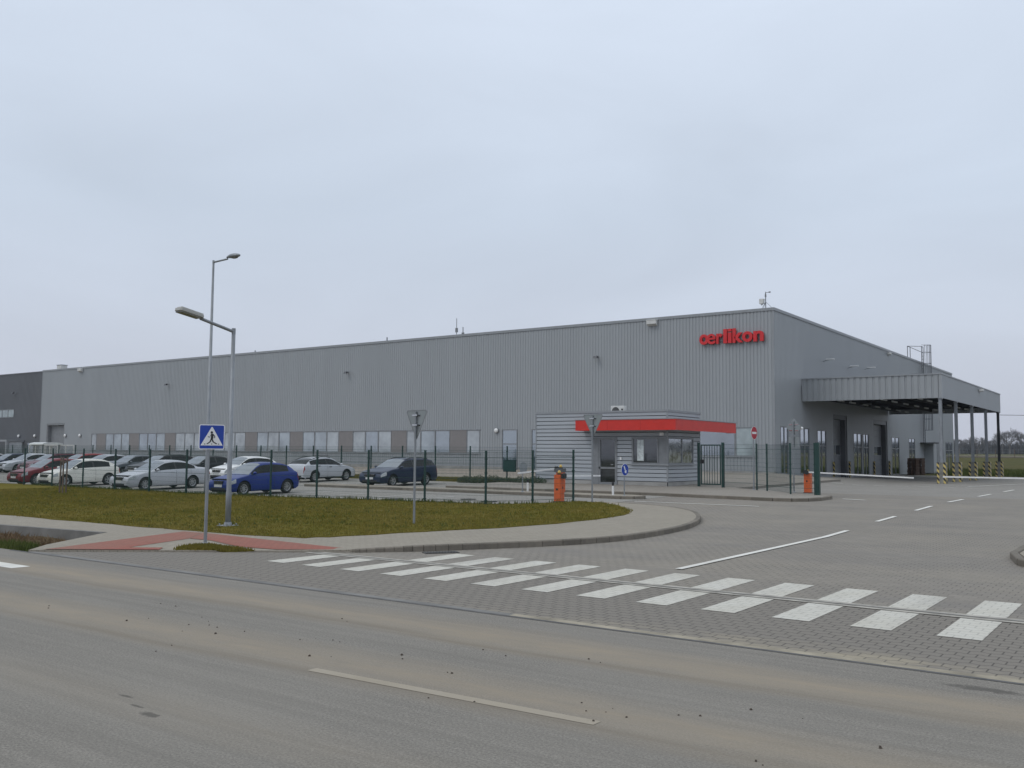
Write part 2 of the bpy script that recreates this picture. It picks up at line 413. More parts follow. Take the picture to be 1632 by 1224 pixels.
road_edge = 9.75
sheet('road', [(-160, -30), (120, -30), (120, road_edge), (-160, road_edge)], M['road'], 0.0, 2.0, .2, 'grey dusty asphalt road in the foreground with brown dirt bands', 'road')
sheet('entrance_road', [(-18.95, road_edge+.14), (30, road_edge+.14), (30, 12), (6, 15), (0, 17.5), (-2, 18.7), (-2.2, 45), (-18, 45), (-18, 29.5), (-19, 18)], M['pavers'], -.004, 1.0, .2, 'grey interlocking block paving of the factory entrance', 'road')
sheet('yard', [(-18, 45), (24, 45), (24, 94), (-22.1, 94), (-22.1, 62), (-18, 62)], M['yard'], -.004, 1.0, .15, 'grey yard surface in front of the loading canopy', 'yard')
sheet('car_park', [(-140, 25.7), (-50, 25.9), (-36, 25.7), (-30, 26.1), (-25, 26.9), (-20.3, 27.4), (-19.2, 28.6), (-18.6, 30.3), (-18, 30.6), (-18, 37.2), (-30.4, 37.2), (-30.4, 42.4), (-140, 42.4)], M['park'], .004, 1.0, .1, 'grey block paved car park behind the green mesh fence', 'car park')

grass_low = [(-80, 14.6), (-45, 14.5), (-29.7, 14.43), (-21.4, 14.55), (-16.99, 14.75), (-16.23, 15.5), (-14.95, 17.7), (-14.15, 20.6), (-14.02, 23.9), (-14.14, 26.0), (-14.8, 27.5), (-16.2, 29.2), (-17.5, 30.2)]
grass_up = [(-18.6, 30.3), (-19.2, 28.6), (-20.3, 27.4), (-25, 26.9), (-30, 26.1), (-36, 25.7), (-50, 25.9), (-80, 25.8)]
gl = [tuple(p) for p in resample(smooth_path(grass_low, 2), .6)]
gu = [tuple(p) for p in resample(grass_up, .6)]
jit = lambda P, a: [(x+random.uniform(-a, a), y+random.uniform(-a, a)) for x, y in P]
grass_poly = jit(gl, .09)+jit(gu, .08)
sheet('grass_verge', grass_poly, M['grass'], hg, 1.0, .15, 'olive green grass verge between footpath and mesh fence', 'grass')

kerb_path = smooth_path([(-13.9, 13.85), (-13.42, 14.42), (-12.91, 15.0), (-12.29, 16.1), (-11.25, 18.17), (-10.87, 19.9), (-10.95, 22.27), (-11.35, 24.6), (-11.75, 26.0), (-12.5, 27.6), (-13.3, 28.8), (-14.4, 29.8), (-15.6, 30.35), (-17.2, 30.75)], 2)
inner = [(x, y) for x, y in grass_low]
walk_poly = [(-80, 12.75), (-26, 12.65), (-21.6, 13.1), (-19.75, 10.6), (-18.95, 9.8)]+list(kerb_path)+[(-18.2, 30.9)]+[(x-.25, y+.12) for x, y in reversed(gl)]
sheet('footpath', walk_poly, M['walk'], hs, 1.0, .12, 'pale block paved footpath curving round the grass verge', 'footpath')
kerb([(-18.95, 9.9), (-13.95, 13.85)], M['kerb'], .12, lambda x, y: .022, 'kerb', 'flush kerb line of the footpath beside the zebra crossing')
kerb(kerb_path, M['kerb'], .16, lambda x, y: hs(x, y)+.006, 'kerb', 'dirty concrete kerb curving round the footpath corner')
# red tactile paving, a V of two bands
red = [(-18.75, 9.98), (-20.37, 14.3), (-19.78, 14.42), (-16.94, 14.1), (-14.1, 14.0), (-13.95, 13.72), (-15.17, 12.72), (-16.24, 12.85), (-18.2, 13.42), (-18.72, 13.26), (-17.82, 11.04)]
sheet('red_paving', [(-18.80, 10.05), (-20.37, 14.40), (-19.70, 14.45), (-18.62, 13.30), (-17.72, 10.92)], M['redwalk'], lambda x, y: hs(x, y)+.006, 1.0, 0, 'red block paving strip leading across the pale footpath', 'footpath')
sheet('red_paving', [(-18.6, 13.32), (-19.65, 14.45), (-16.94, 14.25), (-14.25, 14.02), (-14.25, 13.72), (-15.2, 12.98), (-16.24, 12.85), (-17.9, 13.35)], M['redwalk'], lambda x, y: hs(x, y)+.010, 1.0, 0, 'red block paving band along the grass to the crossing', 'footpath')
sheet('red_paving', [(-18.82, 9.96), (-16.95, 11.42), (-17.25, 11.72), (-18.55, 10.72)], M['redwalk'], lambda x, y: hs(x, y)+.014, 1.0, 0, 'narrow red block strip along the road edge before the grass patch', 'footpath')
tri = jit([tuple(p) for p in resample([(-16.75, 11.62), (-17.3, 12.3), (-17.2, 12.75), (-16.3, 12.68), (-15.45, 12.6), (-16.75, 11.62)], .3)][:-1], .03)
sheet('grass_patch', tri, M['grass'], lambda x, y: .04, 1.0, .1, 'small triangle of grass at the foot of the crossing sign', 'grass')

# ditch beside the footpath
mb = MB()
for k in range(60):
    x0 = -80+k; x1 = x0+1
    if x0 >= -20: break
    ya0, ya1 = 9.74, 9.74
    f = lambda x: 12.72 if x < -26 else 12.72+.1*(x+26)
    e0 = min(f(x0), 9.9+max(0, (-19.0-x0))*1.25); e1 = min(f(x1), 9.9+max(0, (-19.0-x1))*1.25)
    rows = 6
    for r_ in range(rows):
        P = lambda x, e, q: (x, 9.74+(e-9.74)*q/rows, -.03-.24*math.sin(math.pi*min(1, q/rows*1.15)/2)*(1-.3*q/rows)+.05*math.sin(x*3+q*2))
        mb.quad(P(x0, e0, r_), P(x1, e1, r_), P(x1, e1, r_+1), P(x0, e0, r_+1))
struct(mb.build('ditch', M['soil'], smooth=True), 'sunken earth ditch with dry weeds beside the footpath', 'ditch')
mb = MB()
wall_pts = [(-80, 12.75), (-26, 12.65), (-21.6, 13.1)]
for a, b in zip(wall_pts, wall_pts[1:]):
    mb.quad((a[0], a[1]-.02, -.9), (b[0], b[1]-.02, -.9), (b[0], b[1]-.02, .032), (a[0], a[1]-.02, .032))
    mb.quad((a[0], a[1]-.14, .030), (b[0], b[1]-.14, .030), (b[0], b[1]-.02, .030), (a[0], a[1]-.02, .030))
    mb.quad((a[0], a[1]-.14, -.9), (b[0], b[1]-.14, -.9), (b[0], b[1]-.14, .030), (a[0], a[1]-.14, .030))
a, b = (-21.6, 13.1), (-18.95, 9.8)
mb.quad((a[0], a[1], -.9), (b[0], b[1], -.9), (b[0], b[1], .03), (a[0], a[1], .03))
o = mb.build('retaining_wall', M['darkconcrete']); tag(o, 'low grey concrete wall holding the footpath above the ditch', 'wall')

# gutter strip through the zebra crossing, edge strip of the block paving
sheet('gutter', [(-14.6, 13.16), (30, 13.30), (30, 13.62), (-14.6, 13.48)], M['gutter'], .004, 1.0, 0, 'double concrete gutter strip running through the zebra crossing', 'gutter')
sheet('gutter', [(-14.6, 13.29), (30, 13.43), (30, 13.49), (-14.6, 13.35)], M['darkconcrete'], .008, 1.0, 0, 'dark slot along the concrete gutter strip', 'gutter')
sheet('edge_strip', [(-18.9, road_edge), (-7, road_edge), (-7, road_edge+.14), (-18.9, road_edge+.14)], M['darkconcrete'], .002, 1.0, 0, 'dark grey edge stones between the asphalt and the block paving', 'kerb')
sheet('edge_strip', [(-7, road_edge), (30, road_edge), (30, road_edge+.14), (-7, road_edge+.14)], M['edge'], .004, 1.0, 0, 'sandy concrete edge strip between the asphalt and the block paving', 'kerb')
sheet('road_joint', [(-19.5, road_edge-.07), (30, road_edge-.06), (30, road_edge), (-19.5, road_edge)], M['stain'], .004, 1.0, 0, 'dark tar joint along the edge of the asphalt', 'road joint')

# zebra crossing and lines
for k in range(13):
    x = -14.02+.971*k; w = .475
    top = 13.12 if k < 2 else 14.98
    gy = lambda xx: 13.16+(xx+14.6)*.14/44.6
    sheet('zebra_stripe', [(x, 11.72), (x+w, 11.72), (x+w, gy(x+w)-.02), (x, gy(x)-.02)], M['paint'], .001, 1.0, 0, 'white zebra crossing stripe on the near side of the gutter', 'road marking')
    if k >= 2:
        sheet('zebra_stripe', [(x, gy(x)+.34), (x+w, gy(x+w)+.34), (x+w, top), (x, top)], M['paint'], .001, 1.0, 0, 'white zebra crossing stripe on the far side of the gutter', 'road marking')
def line(x0, x1, y0, y1, m=None, name='lane_line', label='thin white line painted on the paving', off=.011):
    return sheet(name, [(x0, y0), (x1, y0), (x1, y1), (x0, y1)], m or M['thinpaint'], off, 1.0, 0, label, 'road marking')
line(-7.47, -7.33, 15.5, 25.9, label='long white centre line of the entrance road')
for a, b in ((29.1, 31.3), (34.1, 36.6), (39.6, 42.6), (46.2, 49.6), (53.5, 57)): line(-7.52, -7.38, a, b, label='short white dash of the entrance centre line')
line(-17.7, -12.6, 33.05, 33.17)
sheet('lane_line', [(-11.4, 39.1), (-10.4, 38.75), (-10.3, 38.9), (-11.35, 39.35)], M['thinpaint'], .011, 1.0, 0, 'short white wedge painted beside the barrier kerb', 'road marking')
for k in range(7): line(-17.6+k*1.25, -16.9+k*1.25, 58.4, 58.52, label='short white dash across the loading yard')
sheet('lane_line', [(-10.3, 61), (-8.2, 72), (-8.3, 72.1), (-10.45, 61.1)], M['thinpaint'], .011, 1.0, 0, 'thin white line beside the loading canopy', 'road marking')
sheet('lane_line', [(-6.75, 6.16), (-3.7, 6.26), (-3.7, 6.38), (-6.75, 6.28)], M['oldpaint'], .003, 1.0, 0, 'worn pale centre dash of the dusty road', 'road marking')
line(-21.5, -16.5, 8.25, 8.58, M['thinpaint'], label='broad white dash at the edge of the road on the left', off=.003)
for k in range(26):
    x = -20.65-2.5*k
    if x < -24: line(x-.05, x+.05, 28.0 if x > -30 else 27.0, 31.6, M['parkpaint'], 'parking_line', 'thin white line between parking spaces', .014)
    if x < -31: line(x-.05, x+.05, 35.6, 40.4, M['parkpaint'], 'parking_line', 'thin white line between far parking spaces', .014)

# booth paving, kerb island, hall surrounds
bpoly = [(-30.4, 36.9), (-18.4, 36.95), (-14.1, 36.4), (-12.9, 36.3), (-12.15, 36.75), (-11.8, 37.9), (-11.95, 39.3), (-12.4, 39.78), (-13.75, 39.88), (-15.8, 42.45), (-16.4, 43.05), (-17.9, 43.95), (-17.9, 61.4), (-30.4, 61.4)]
sheet('booth_pavement', bpoly, M['boothwalk'], .12, 1.0, .2, 'brownish block pavement round the gatehouse', 'pavement')
kerb([(-30.4, 36.83), (-18.4, 36.88), (-14.1, 36.33), (-13.2, 36.23), (-12.5, 36.35), (-12.0, 36.75), (-11.75, 37.4), (-11.72, 38.5), (-11.88, 39.3)], M['kerb'], .14, .127, 'kerb', 'concrete kerb along the gatehouse pavement')
isl = [(-38, 34.3), (-18.8, 34.1), (-18.3, 34.3), (-18.15, 34.65), (-18.35, 35.0), (-18.9, 35.2), (-38, 35.5)]
sheet('kerb_island', isl, M['walk'], .12, 1.0, .2, 'long narrow paved kerb island in the car park lane', 'kerb island')
kerb([(-38, 34.24), (-18.8, 34.04), (-18.3, 34.2), (-18.08, 34.65), (-18.28, 35.05)], M['kerb'], .13, .127, 'kerb', 'concrete kerb of the narrow island')
sheet('kerb_island', [(20, 13.4), (4, 16.4), (-.2, 18.2), (-1.6, 19.1), (-2.45, 20.3), (-2.75, 21.6), (-2.7, 44), (20, 44)], M['walk'], .11, 1.0, .2, 'paved kerb corner at the right edge of the entrance', 'kerb island')
kerb([(20, 13.3), (4, 16.3), (-.2, 18.1), (-1.65, 19.0), (-2.55, 20.25), (-2.85, 21.6), (-2.8, 44)], M['kerb'], .16, .125, 'kerb', 'concrete kerb at the right edge of the entrance')
sheet('grass_verge', [(20, 15), (4, 17.6), (.4, 19.3), (-1.0, 20.4), (-1.8, 21.9), (-1.8, 44), (20, 44)], M['grass'], .135, 1.0, .05, 'grass behind the kerb at the right edge of the entrance', 'grass')
sheet('grass_strip', [(-130, 42.6), (-30.9, 42.6), (-30.9, 47.0), (-130, 47.0)], M['grass'], .0, 1.0, .1, 'narrow grass strip behind the far mesh fence', 'grass')
sheet('concrete_path', [(-130, 47.0), (-30.5, 47.0), (-30.5, 50.5), (-130, 50.5)], M['walk'], .01, 1.0, .1, 'pale concrete path along the hall', 'path')
sheet('gravel_strip', [(-130, 50.5), (-30.5, 50.5), (-30.5, 61.4), (-130, 61.4)], M['gravel'], .0, 1.0, .1, 'brown gravel strip at the foot of the hall', 'gravel')
sheet('field_track', [(-300, 188), (300, 188), (300, 190), (-300, 190)], M['walk'], .25, 4.0, .3, 'pale track across the far field', 'track')

# blades: small upright triangles scattered over an outline
def inside(poly, X, Y):
    px = np.array([p[0] for p in poly]); py = np.array([p[1] for p in poly]); c = np.zeros(len(X), bool); j = len(px)-1
    for i in range(len(px)):
        hit = ((py[i] > Y) != (py[j] > Y)) & (X < (px[j]-px[i])*(Y-py[i])/(py[j]-py[i]+1e-12)+px[i]); c ^= hit; j = i
    return c
def blades(name, poly, n, h0, h1, m, off=0.0, width=.012, per=3, spread=.05, label=None, cat='grass', clump=None, lean=.5):
    px = [p[0] for p in poly]; py = [p[1] for p in poly]
    X = rng.uniform(min(px), max(px), n*3); Y = rng.uniform(min(py), max(py), n*3)
    k = inside(poly, X, Y); X = X[k]; Y = Y[k]
    if clump:
        d = np.sin(X*clump*1.3+1.7*np.sin(Y*clump*.9))*np.cos(Y*clump*1.1+np.sin(X*clump*.7)); k = rng.uniform(-1, 1, len(X)) < d+.25; X = X[k]; Y = Y[k]
    X = X[:n]; Y = Y[:n]; N = len(X)
    Z = np.array([g(x, y)+(off(x, y) if callable(off) else off) for x, y in zip(X, Y)])
    X = np.repeat(X, per)+rng.normal(0, spread, N*per); Y = np.repeat(Y, per)+rng.normal(0, spread, N*per); Z = np.repeat(Z, per)
    a = rng.uniform(0, 2*np.pi, N*per); h = rng.uniform(h0, h1, N*per); w = width*rng.uniform(.6, 1.5, N*per)
    la = rng.uniform(0, 2*np.pi, N*per); l = h*rng.uniform(0, lean, N*per)
    V = np.zeros((N*per*3, 3))
    V[0::3] = np.stack([X-np.cos(a)*w, Y-np.sin(a)*w, Z-.01], 1); V[1::3] = np.stack([X+np.cos(a)*w, Y+np.sin(a)*w, Z-.01], 1)
    V[2::3] = np.stack([X+np.cos(la)*l, Y+np.sin(la)*l, Z+h], 1)
    me = bpy.data.meshes.new(name); nt = N*per
    me.vertices.add(nt*3); me.vertices.foreach_set('co', V.ravel())
    me.loops.add(nt*3); me.loops.foreach_set('vertex_index', np.arange(nt*3, dtype=np.int32))
    me.polygons.add(nt); me.polygons.foreach_set('loop_start', np.arange(0, nt*3, 3, dtype=np.int32)); me.polygons.foreach_set('loop_total', np.full(nt, 3, np.int32))
    me.update(); me.validate(); me.materials.append(m)
    o = bpy.data.objects.new(name, me); COL.objects.link(o); tag(o, label, cat, kind='stuff'); return o
near_poly = [p for p in gl if p[0] > -46]+[p for p in gu if p[0] > -46]
blades('grass', near_poly, 52000, .012, .05, M['blade'], hg, .011, 3, .07, 'short olive grass of the verge in front of the mesh fence')
blades('grass', [p for p in gu if p[0] > -50]+[(x, y-.45) for x, y in reversed(gu) if x > -50], 3500, .05, .17, M['weed'], hg, .014, 3, .06, 'longer green grass growing along the fence foot')
edge = [p for p in gl if p[0] > -46]
blades('grass', edge+[(x-.25, y+.3) for x, y in reversed(edge)], 5000, .03, .10, M['blade'], hg, .012, 3, .05, 'ragged grass edge overhanging the footpath')
blades('grass', tri, 1100, .02, .065, M['blade'], .04, .012, 3, .03, 'grass tufts at the foot of the crossing sign')
blades('weeds', [(-34, 9.8), (-19.9, 9.8), (-22.0, 12.4), (-34, 12.4)], 3000, .05, .20, M['dryweed'], -.22, .018, 3, .06, 'dry and green weeds growing in the ditch', 'weeds', 1.6, .9)
blades('weeds', [(-21.6, 9.85), (-20.0, 9.85), (-20.4, 10.8), (-21.6, 10.8)], 700, .05, .22, M['weed'], -.14, .016, 3, .05, 'green weeds at the near corner of the ditch', 'weeds')
blades('grass', [(-.5, 20.4), (-1.6, 21.9), (-1.6, 30), (2, 30), (2, 19.5)], 4000, .03, .10, M['blade'], .135, .012, 3, .05, 'grass behind the kerb at the right edge of the entrance')
blades('grass', [(-60, 42.8), (-31, 42.8), (-31, 46.8), (-60, 46.8)], 9000, .03, .12, M['blade'], .0, .02, 3, .08, 'grass of the narrow strip behind the far mesh fence')
blades('tall_grass', [(-19, 96), (40, 96), (40, 125), (-24, 125), (-24, 122.5), (-21.6, 122.5)], 14000, .15, .55, M['weed'], .0, .05, 3, .25, 'rank grass and weeds at the edge of the field behind the yard', 'grass', .5)

blades('grass', near_poly, 2200, .03, .085, M['weed'], hg, .014, 3, .05, 'greener taller tufts scattered through the verge', 'grass', .55, .7)
# dirt clods and stains on the road
spots = [(-9.6, 6.9), (-9.2, 7.0), (-8.9, 6.75), (-7.9, 7.1), (-7.2, 6.6), (-7.6, 7.3), (-6.5, 7.2), (-9.9, 7.3), (-10.4, 6.6), (-5.6, 6.9), (-4.1, 6.75), (-3.6, 6.6), (-3.3, 6.9), (-3.75, 6.35), (-2.9, 7.4), (-2.4, 6.2), (-6.0, 7.9), (-4.9, 8.2), (-8.3, 8.2), (-11.2, 7.6), (-12.0, 6.5), (-1.8, 7.0), (-5.2, 6.1), (-8.6, 5.8)]
spots += [(x+random.gauss(0, .25), y+random.gauss(0, .12)) for x, y in spots]
for i, (x, y) in enumerate(spots):
    mb = MB(); r = random.uniform(.006, .013) if i < 24 else random.uniform(.004, .009); mb.ball((0, 0, 0), r, 8, 5, (1.2, 1, .75))
    mb.v = [tuple(c*random.uniform(.6, 1.4) for c in v) for v in mb.v]
    o = mb.build('dirt_clod', M['drysoil']); o.location = (x, y, r*.45); o.rotation_euler.z = random.uniform(0, 6)
    tag(o, 'tiny dark dirt clod lying on the dusty asphalt road', 'dirt clod', 'dirt clods on the road')
def blot(name, cx, cy, rx, ry, label):
    P = [(cx+rx*(1+random.uniform(-.35, .35))*math.cos(a), cy+ry*(1+random.uniform(-.35, .35))*math.sin(a)) for a in [2*math.pi*k/18 for k in range(18)]]
    sheet(name, P, M['stain'], .005, 1.0, 0, label, 'stain')
def cover(x, y, label, rx=.33, ry=.33, z=.012):
    mb = MB(); n = 20
    mb.prism([(rx*math.cos(2*math.pi*k/n), ry*math.sin(2*math.pi*k/n)) for k in range(n)], 'z', 0, .02)
    for k in range(-3, 4):
        w = (rx**2-(k*.08)**2)**.5*.85; mb.box(-w, w, k*.08-.012, k*.08+.012, .02, .028)
    o = mb.build('manhole_cover', M['iron']); o.location = (x, y, g(x, y)+z-.012); tag(o, label, 'manhole cover', 'manhole covers in the car park')
cover(-26.6, 28.9, 'iron manhole cover in the car park behind the tall triangular sign')
cover(-24.0, 30.5, 'iron manhole cover in the car park nearest the fence corner')
cover(-22.4, 29.8, 'iron manhole cover beside the fence corner and the barrier')
mb = MB(); mb.box(-.36, .36, -.14, .14, -.02, .012)
for k in range(-5, 6): mb.box(k*.062-.016, k*.062+.016, -.12, .12, .012, .02)
o = mb.build('drain_grate', M['iron']); o.location = (-12.45, 14.93, 0); o.rotation_euler.z = .95; tag(o, 'dark iron drain grate at the foot of the curved kerb', 'drain grate')
# ================================================================== BUILDINGS
def corr(mb, axis, fix, u0, u1, z0, z1, pitch, depth, openings=(), out=-1, horiz=False, joints=None):
    """ribbed steel sheet; axis 'x': runs along x at y=fix, 'y': along y at x=fix; out = outward sign; openings (ua, ub, za, zb)"""
    if not horiz:
        P = []; n = int(math.ceil((u1-u0)/pitch))
        for k in range(n):
            b = u0+k*pitch
            P += [(b, 0), (b+.64*pitch, 0), (b+.71*pitch, depth), (b+.93*pitch, depth)]
        P = [p for p in P if p[0] < u1-1e-6]+[(u1, 0)]
        cuts = sorted({c for o in openings for c in (o[0], o[1]) if u0 < c < u1})
        def dep(u):
            for (a, da), (b, db) in zip(P, P[1:]):
                if a <= u <= b: return da+(db-da)*(u-a)/max(1e-9, b-a)
            return 0
        P = sorted(P+[(c, dep(c)) for c in cuts])
        for (a, da), (b, db) in zip(P, P[1:]):
            if b-a < 1e-7: continue
            m = (a+b)/2; iv = [(z0, z1)]
            for (oa, ob, za, zb) in openings:
                if oa < m < ob:
                    nv = []
                    for (s, e) in iv:
                        if za > s: nv.append((s, min(e, za)))
                        if zb < e: nv.append((max(s, zb), e))
                    iv = [q for q in nv if q[1]-q[0] > 1e-4]
            for s, e in iv:
                fa = fix-out*da; fb = fix-out*db
                if axis == 'x': mb.quad((a, fa, s), (b, fb, s), (b, fb, e), (a, fa, e))
                else: mb.quad((fa, a, s), (fb, b, s), (fb, b, e), (fa, a, e))
    else:
        n = max(1, round((z1-z0)/pitch)); pitch = (z1-z0)/n; Q = []
        for k in range(n):
            b = z0+k*pitch; Q += [(b, depth), (b+.13*pitch, depth), (b+.17*pitch, 0), (b+.97*pitch, .008)]
        Q.append((z1, depth))
        us = sorted({u0, u1}|{c for o in openings for c in (o[0], o[1]) if u0 < c < u1})
        for ua, ub in zip(us, us[1:]):
            m = (ua+ub)/2
            for (za, da), (zb, db) in zip(Q, Q[1:]):
                iv = [(za, zb)]
                for (oa, ob, qa, qb) in openings:
                    if oa < m < ob: iv = [q for s, e in iv for q in ((s, min(e, qa)), (max(s, qb), e)) if q[1]-q[0] > 1e-4]
                tgt = joints if joints is not None and da == db == depth else mb  # flat groove floors go to a separate mesh, coloured dark as shade
                for s, e in iv:
                    ds = da+(db-da)*(s-za)/max(1e-9, zb-za); de = da+(db-da)*(e-za)/max(1e-9, zb-za)
                    if axis == 'x': tgt.quad((ua, fix-out*ds, s), (ub, fix-out*ds, s), (ub, fix-out*de, e), (ua, fix-out*de, e))
                    else: tgt.quad((fix-out*ds, ua, s), (fix-out*ds, ub, s), (fix-out*de, ub, e), (fix-out*de, ua, e))

FX, FY, ZT = -22.14, 61.3, 12.05          # corner of the hall, roof edge
hall = thing('industrial_hall', 'long light grey factory hall with ribbed steel walls and a ribbon of windows', 'factory hall', (FX, FY, .72))
LX = -117.0
wz0, wz1 = 2.02, 3.95
front_open = [(-115.4, -111.3, .6, 5.26), (-44.85, -43.3, .6, 3.97), (-41.95, -40.5, .6, 3.97), (-105.2, -47.1, wz0, wz1), (-29.0, -23.45, wz0-.08, wz1)]
mb = MB(); corr(mb, 'x', FY, LX, FX, .95, ZT-.12, .25, .028, front_open, -1)
mb.build('front_wall', M['clad'], hall, True)
mb = MB()
segs = [(LX, -115.4), (-111.3, -44.85), (-43.3, -41.95), (-40.5, FX)]
for a, b in segs: mb.box(a, b, FY+.02, FY+.3, .4, .95)
mb.build('plinth', M['concrete'], hall, True)
# side wall with dock doors and glazed doors
side_doors = [(62.3, 63.9, .72, 4.05), (66.3, 68.4, .7, 4.05), (70.2, 72.4, .6, 4.0), (92.3, 95.2, .28, 3.88), (79.7, 82.2, .28, 3.97), (82.6, 84.4, .28, 3.97), (99.1, 101.8, 1.5, 3.88), (110.7, 114.0, .28, 3.7), (116.9, 121.0, .28, 3.8)]
docks = [(74.2, 77.9, .2, 5.3), (86.0, 90.7, .2, 5.26)]
SY1 = 121.8
mb = MB(); corr(mb, 'y', FX, FY, SY1, .28, ZT-.12, .25, .028, side_doors+docks, 1)
mb.build('side_wall', M['clad'], hall, True)
mb = MB(); mb.box(LX, FX-.3, SY1-.3, SY1, .0, ZT-.12); mb.box(LX, LX+.3, FY+.3, SY1-.3, .0, ZT-.12); mb.build('rear_wall', M['clad'], hall, True)
mb = MB(); mb.box(LX+.1, FX-.1, FY+.1, SY1-.1, ZT-.55, ZT-.35); mb.build('roof', M['roof'], hall, True)
mb = MB()
mb.box(LX, FX+.05, FY-.05, FY+.32, ZT-.10, ZT); mb.box(FX-.32, FX+.05, FY+.32, SY1, ZT-.10, ZT); mb.box(LX, FX-.32, SY1-.35, SY1, ZT-.1, ZT)
mb.box(LX, FX+.05, FY-.05, FY-.035, ZT-.20, ZT-.10); mb.box(FX+.035, FX+.05, FY-.035, SY1, ZT-.20, ZT-.10)
mb.box(FX-.1, FX+.012, FY-.012, FY+.1, .95, ZT-.2)
mb.box(LX-.02, LX+.12, FY-.014, FY+.02, .95, ZT-.2)
mb.build('roof_edge_trim', M['trim'], hall, True)
# ribbon window: taupe panels and glass panes
brown = [(-104.1, -102.2), (-97.4, -95.5), (-90.6, -88.7), (-83.8, -82.0), (-77.0, -75.2), (-70.3, -68.5), (-63.6, -61.8), (-57.0, -55.2), (-50.3, -48.5)]
for a, b in brown:
    mb = MB(); mb.box(a+.02, b-.02, FY-.01, FY+.06, wz0, wz1); mb.build('facade_panel', M['brownpanel'], hall, True, label='taupe panel in the window ribbon')
M['glassb'] = mat_glass('facade_window_blind_down', (.33, .36, .375), .12); M['glassc'] = mat_glass('facade_window_dim', (.20, .24, .27), .26)
gaps = [(-105.2, -104.1)]+[(brown[i][1], brown[i+1][0]) for i in range(8)]+[(-48.5, -47.1)]
def window(parent, x0, x1, z0, z1, y, m=None, frame=.06, name='window'):
    mb = MB(); d0, d1 = y-.02, y+.07
    mb.box(x0, x1, d0, d1, z0, z0+frame); mb.box(x0, x1, d0, d1, z1-frame, z1); mb.box(x0, x0+frame, d0, d1, z0+frame, z1-frame); mb.box(x1-frame, x1, d0, d1, z0+frame, z1-frame)
    w = mb.build(name, M['winframe'], parent, True)
    mb = MB(); mb.box(x0+frame, x1-frame, y+.015, y+.045, z0+frame, z1-frame)
    p = mb.build('pane', m or M['glass'], w); return w
for a, b in gaps:
    n = max(1, round((b-a)/1.65)); w = (b-a)/n
    for k in range(n): window(hall, a+k*w, a+(k+1)*w, wz0, wz1, FY, random.choice([M['glass'], M['glass'], M['glassb'], M['glassc']]))
mb = MB(); mb.box(-105.3, -47.0, FY-.07, FY+.1, wz0-.07, wz0-.002); mb.build('window_sill', M['trim'], hall, True)
mb = MB(); mb.box(-105.3, -47.0, FY-.04, FY+.1, wz1+.002, wz1+.06); mb.build('window_head', M['trim'], hall, True)
M['glassdark'] = mat_glass('tinted_window_glass', (.09, .115, .14), .3); M['glassgreen'] = mat_glass('pale_blind_glass', (.30, .36, .36), .12)
window(hall, -29.0, -24.95, wz0-.06, wz1, FY, M['glassdark']); window(hall, -24.95, -23.45, wz0-.06, wz1, FY, M['glassgreen'])
mb = MB(); mb.box(-29.1, -23.35, FY-.06, FY+.08, wz0-.14, wz0-.062); mb.build('window_sill', M['trim'], hall, True)
for (a, b) in ((-44.85, -43.3), (-41.95, -40.5)):
    mb = MB(); z0, z1 = .74, 3.97; f = .08
    mb.box(a, b, FY-.02, FY+.08, z1-f, z1); mb.box(a, b, FY-.02, FY+.08, z0, z0+f); mb.box(a, a+f, FY-.02, FY+.08, z0+f, z1-f); mb.box(b-f, b, FY-.02, FY+.08, z0+f, z1-f)
    mb.box(a+f, b-f, FY, FY+.06, 2.75, 2.83)
    d = mb.build('glazed_door', M['winframe'], hall, True)
    M.setdefault('bluedoor', mat_glass('blue_door_glass', (.10, .14, .165), .35))
    mb = MB(); mb.box(a+f, b-f, FY+.02, FY+.05, z0+f, 2.75); mb.box(a+f, b-f, FY+.02, FY+.05, 2.83, z1-f); mb.build('pane', M['bluedoor'], d)
    mb = MB(); mb.bar((b-.25, FY-.05, 1.7), (b-.25, FY-.05, 2.0), .03); mb.build('handle', M['chrome'], d)
# roller door at the far left
mb = MB()
for k in range(20): mb.box(-115.2, -111.5, FY+.45+.004*(k % 2), FY+.5, .72+k*.215, .72+(k+1)*.215)
d = mb.build('roller_door', M['darkpanel'], hall, True)
mb = MB(); mb.box(-115.4, -115.2, FY+.03, FY+.6, .6, 5.26); mb.box(-111.5, -111.3, FY+.03, FY+.6, .6, 5.26); mb.box(-115.2, -111.5, FY+.03, FY+.6, 5.06, 5.26); mb.build('door_frame', M['winframe'], d)
# dock doors in recesses
for (a, b, z0, z1) in docks:
    mb = MB()
    n = 9; h = (z1-.35-z0)/n
    for k in range(n): mb.box(FX-.5, FX-.45+.006*(k % 2), a+.3, b-.3, z0+k*h, z0+(k+1)*h-.012)
    d = mb.build('dock_door', M['darkpanel'], hall, True)
    mb = MB(); mb.box(FX-.48, FX-.41, a+.3, b-.3, 2.1, 2.14); mb.box(FX-.48, FX-.41, a+.3, b-.3, 2.9, 2.94)
    for yy in (a+.5, (a+b)/2, b-.54): mb.box(FX-.48, FX-.42, yy, yy+.04, 2.14, 2.9)
    mb.build('door_window_bars', M['trim'], d)
    mb = MB(); mb.box(FX-.45, FX-.435, a+.54, b-.54, 2.14, 2.9); mb.build('pane', M['doorglass'], d)
    mb = MB(); mb.box(FX-.55, FX-.05, a, a+.3, z0, z1); mb.box(FX-.55, FX-.05, b-.3, b, z0, z1); mb.box(FX-.55, FX-.05, a+.3, b-.3, z1-.35, z1); mb.build('dock_shelter', M['dark'], d)
    for q in (a-.35, b+.2): MB().box(FX+.04, FX+.16, q, q+.15, .28, 1.6).build('corner_guard', M['hazard'], d)
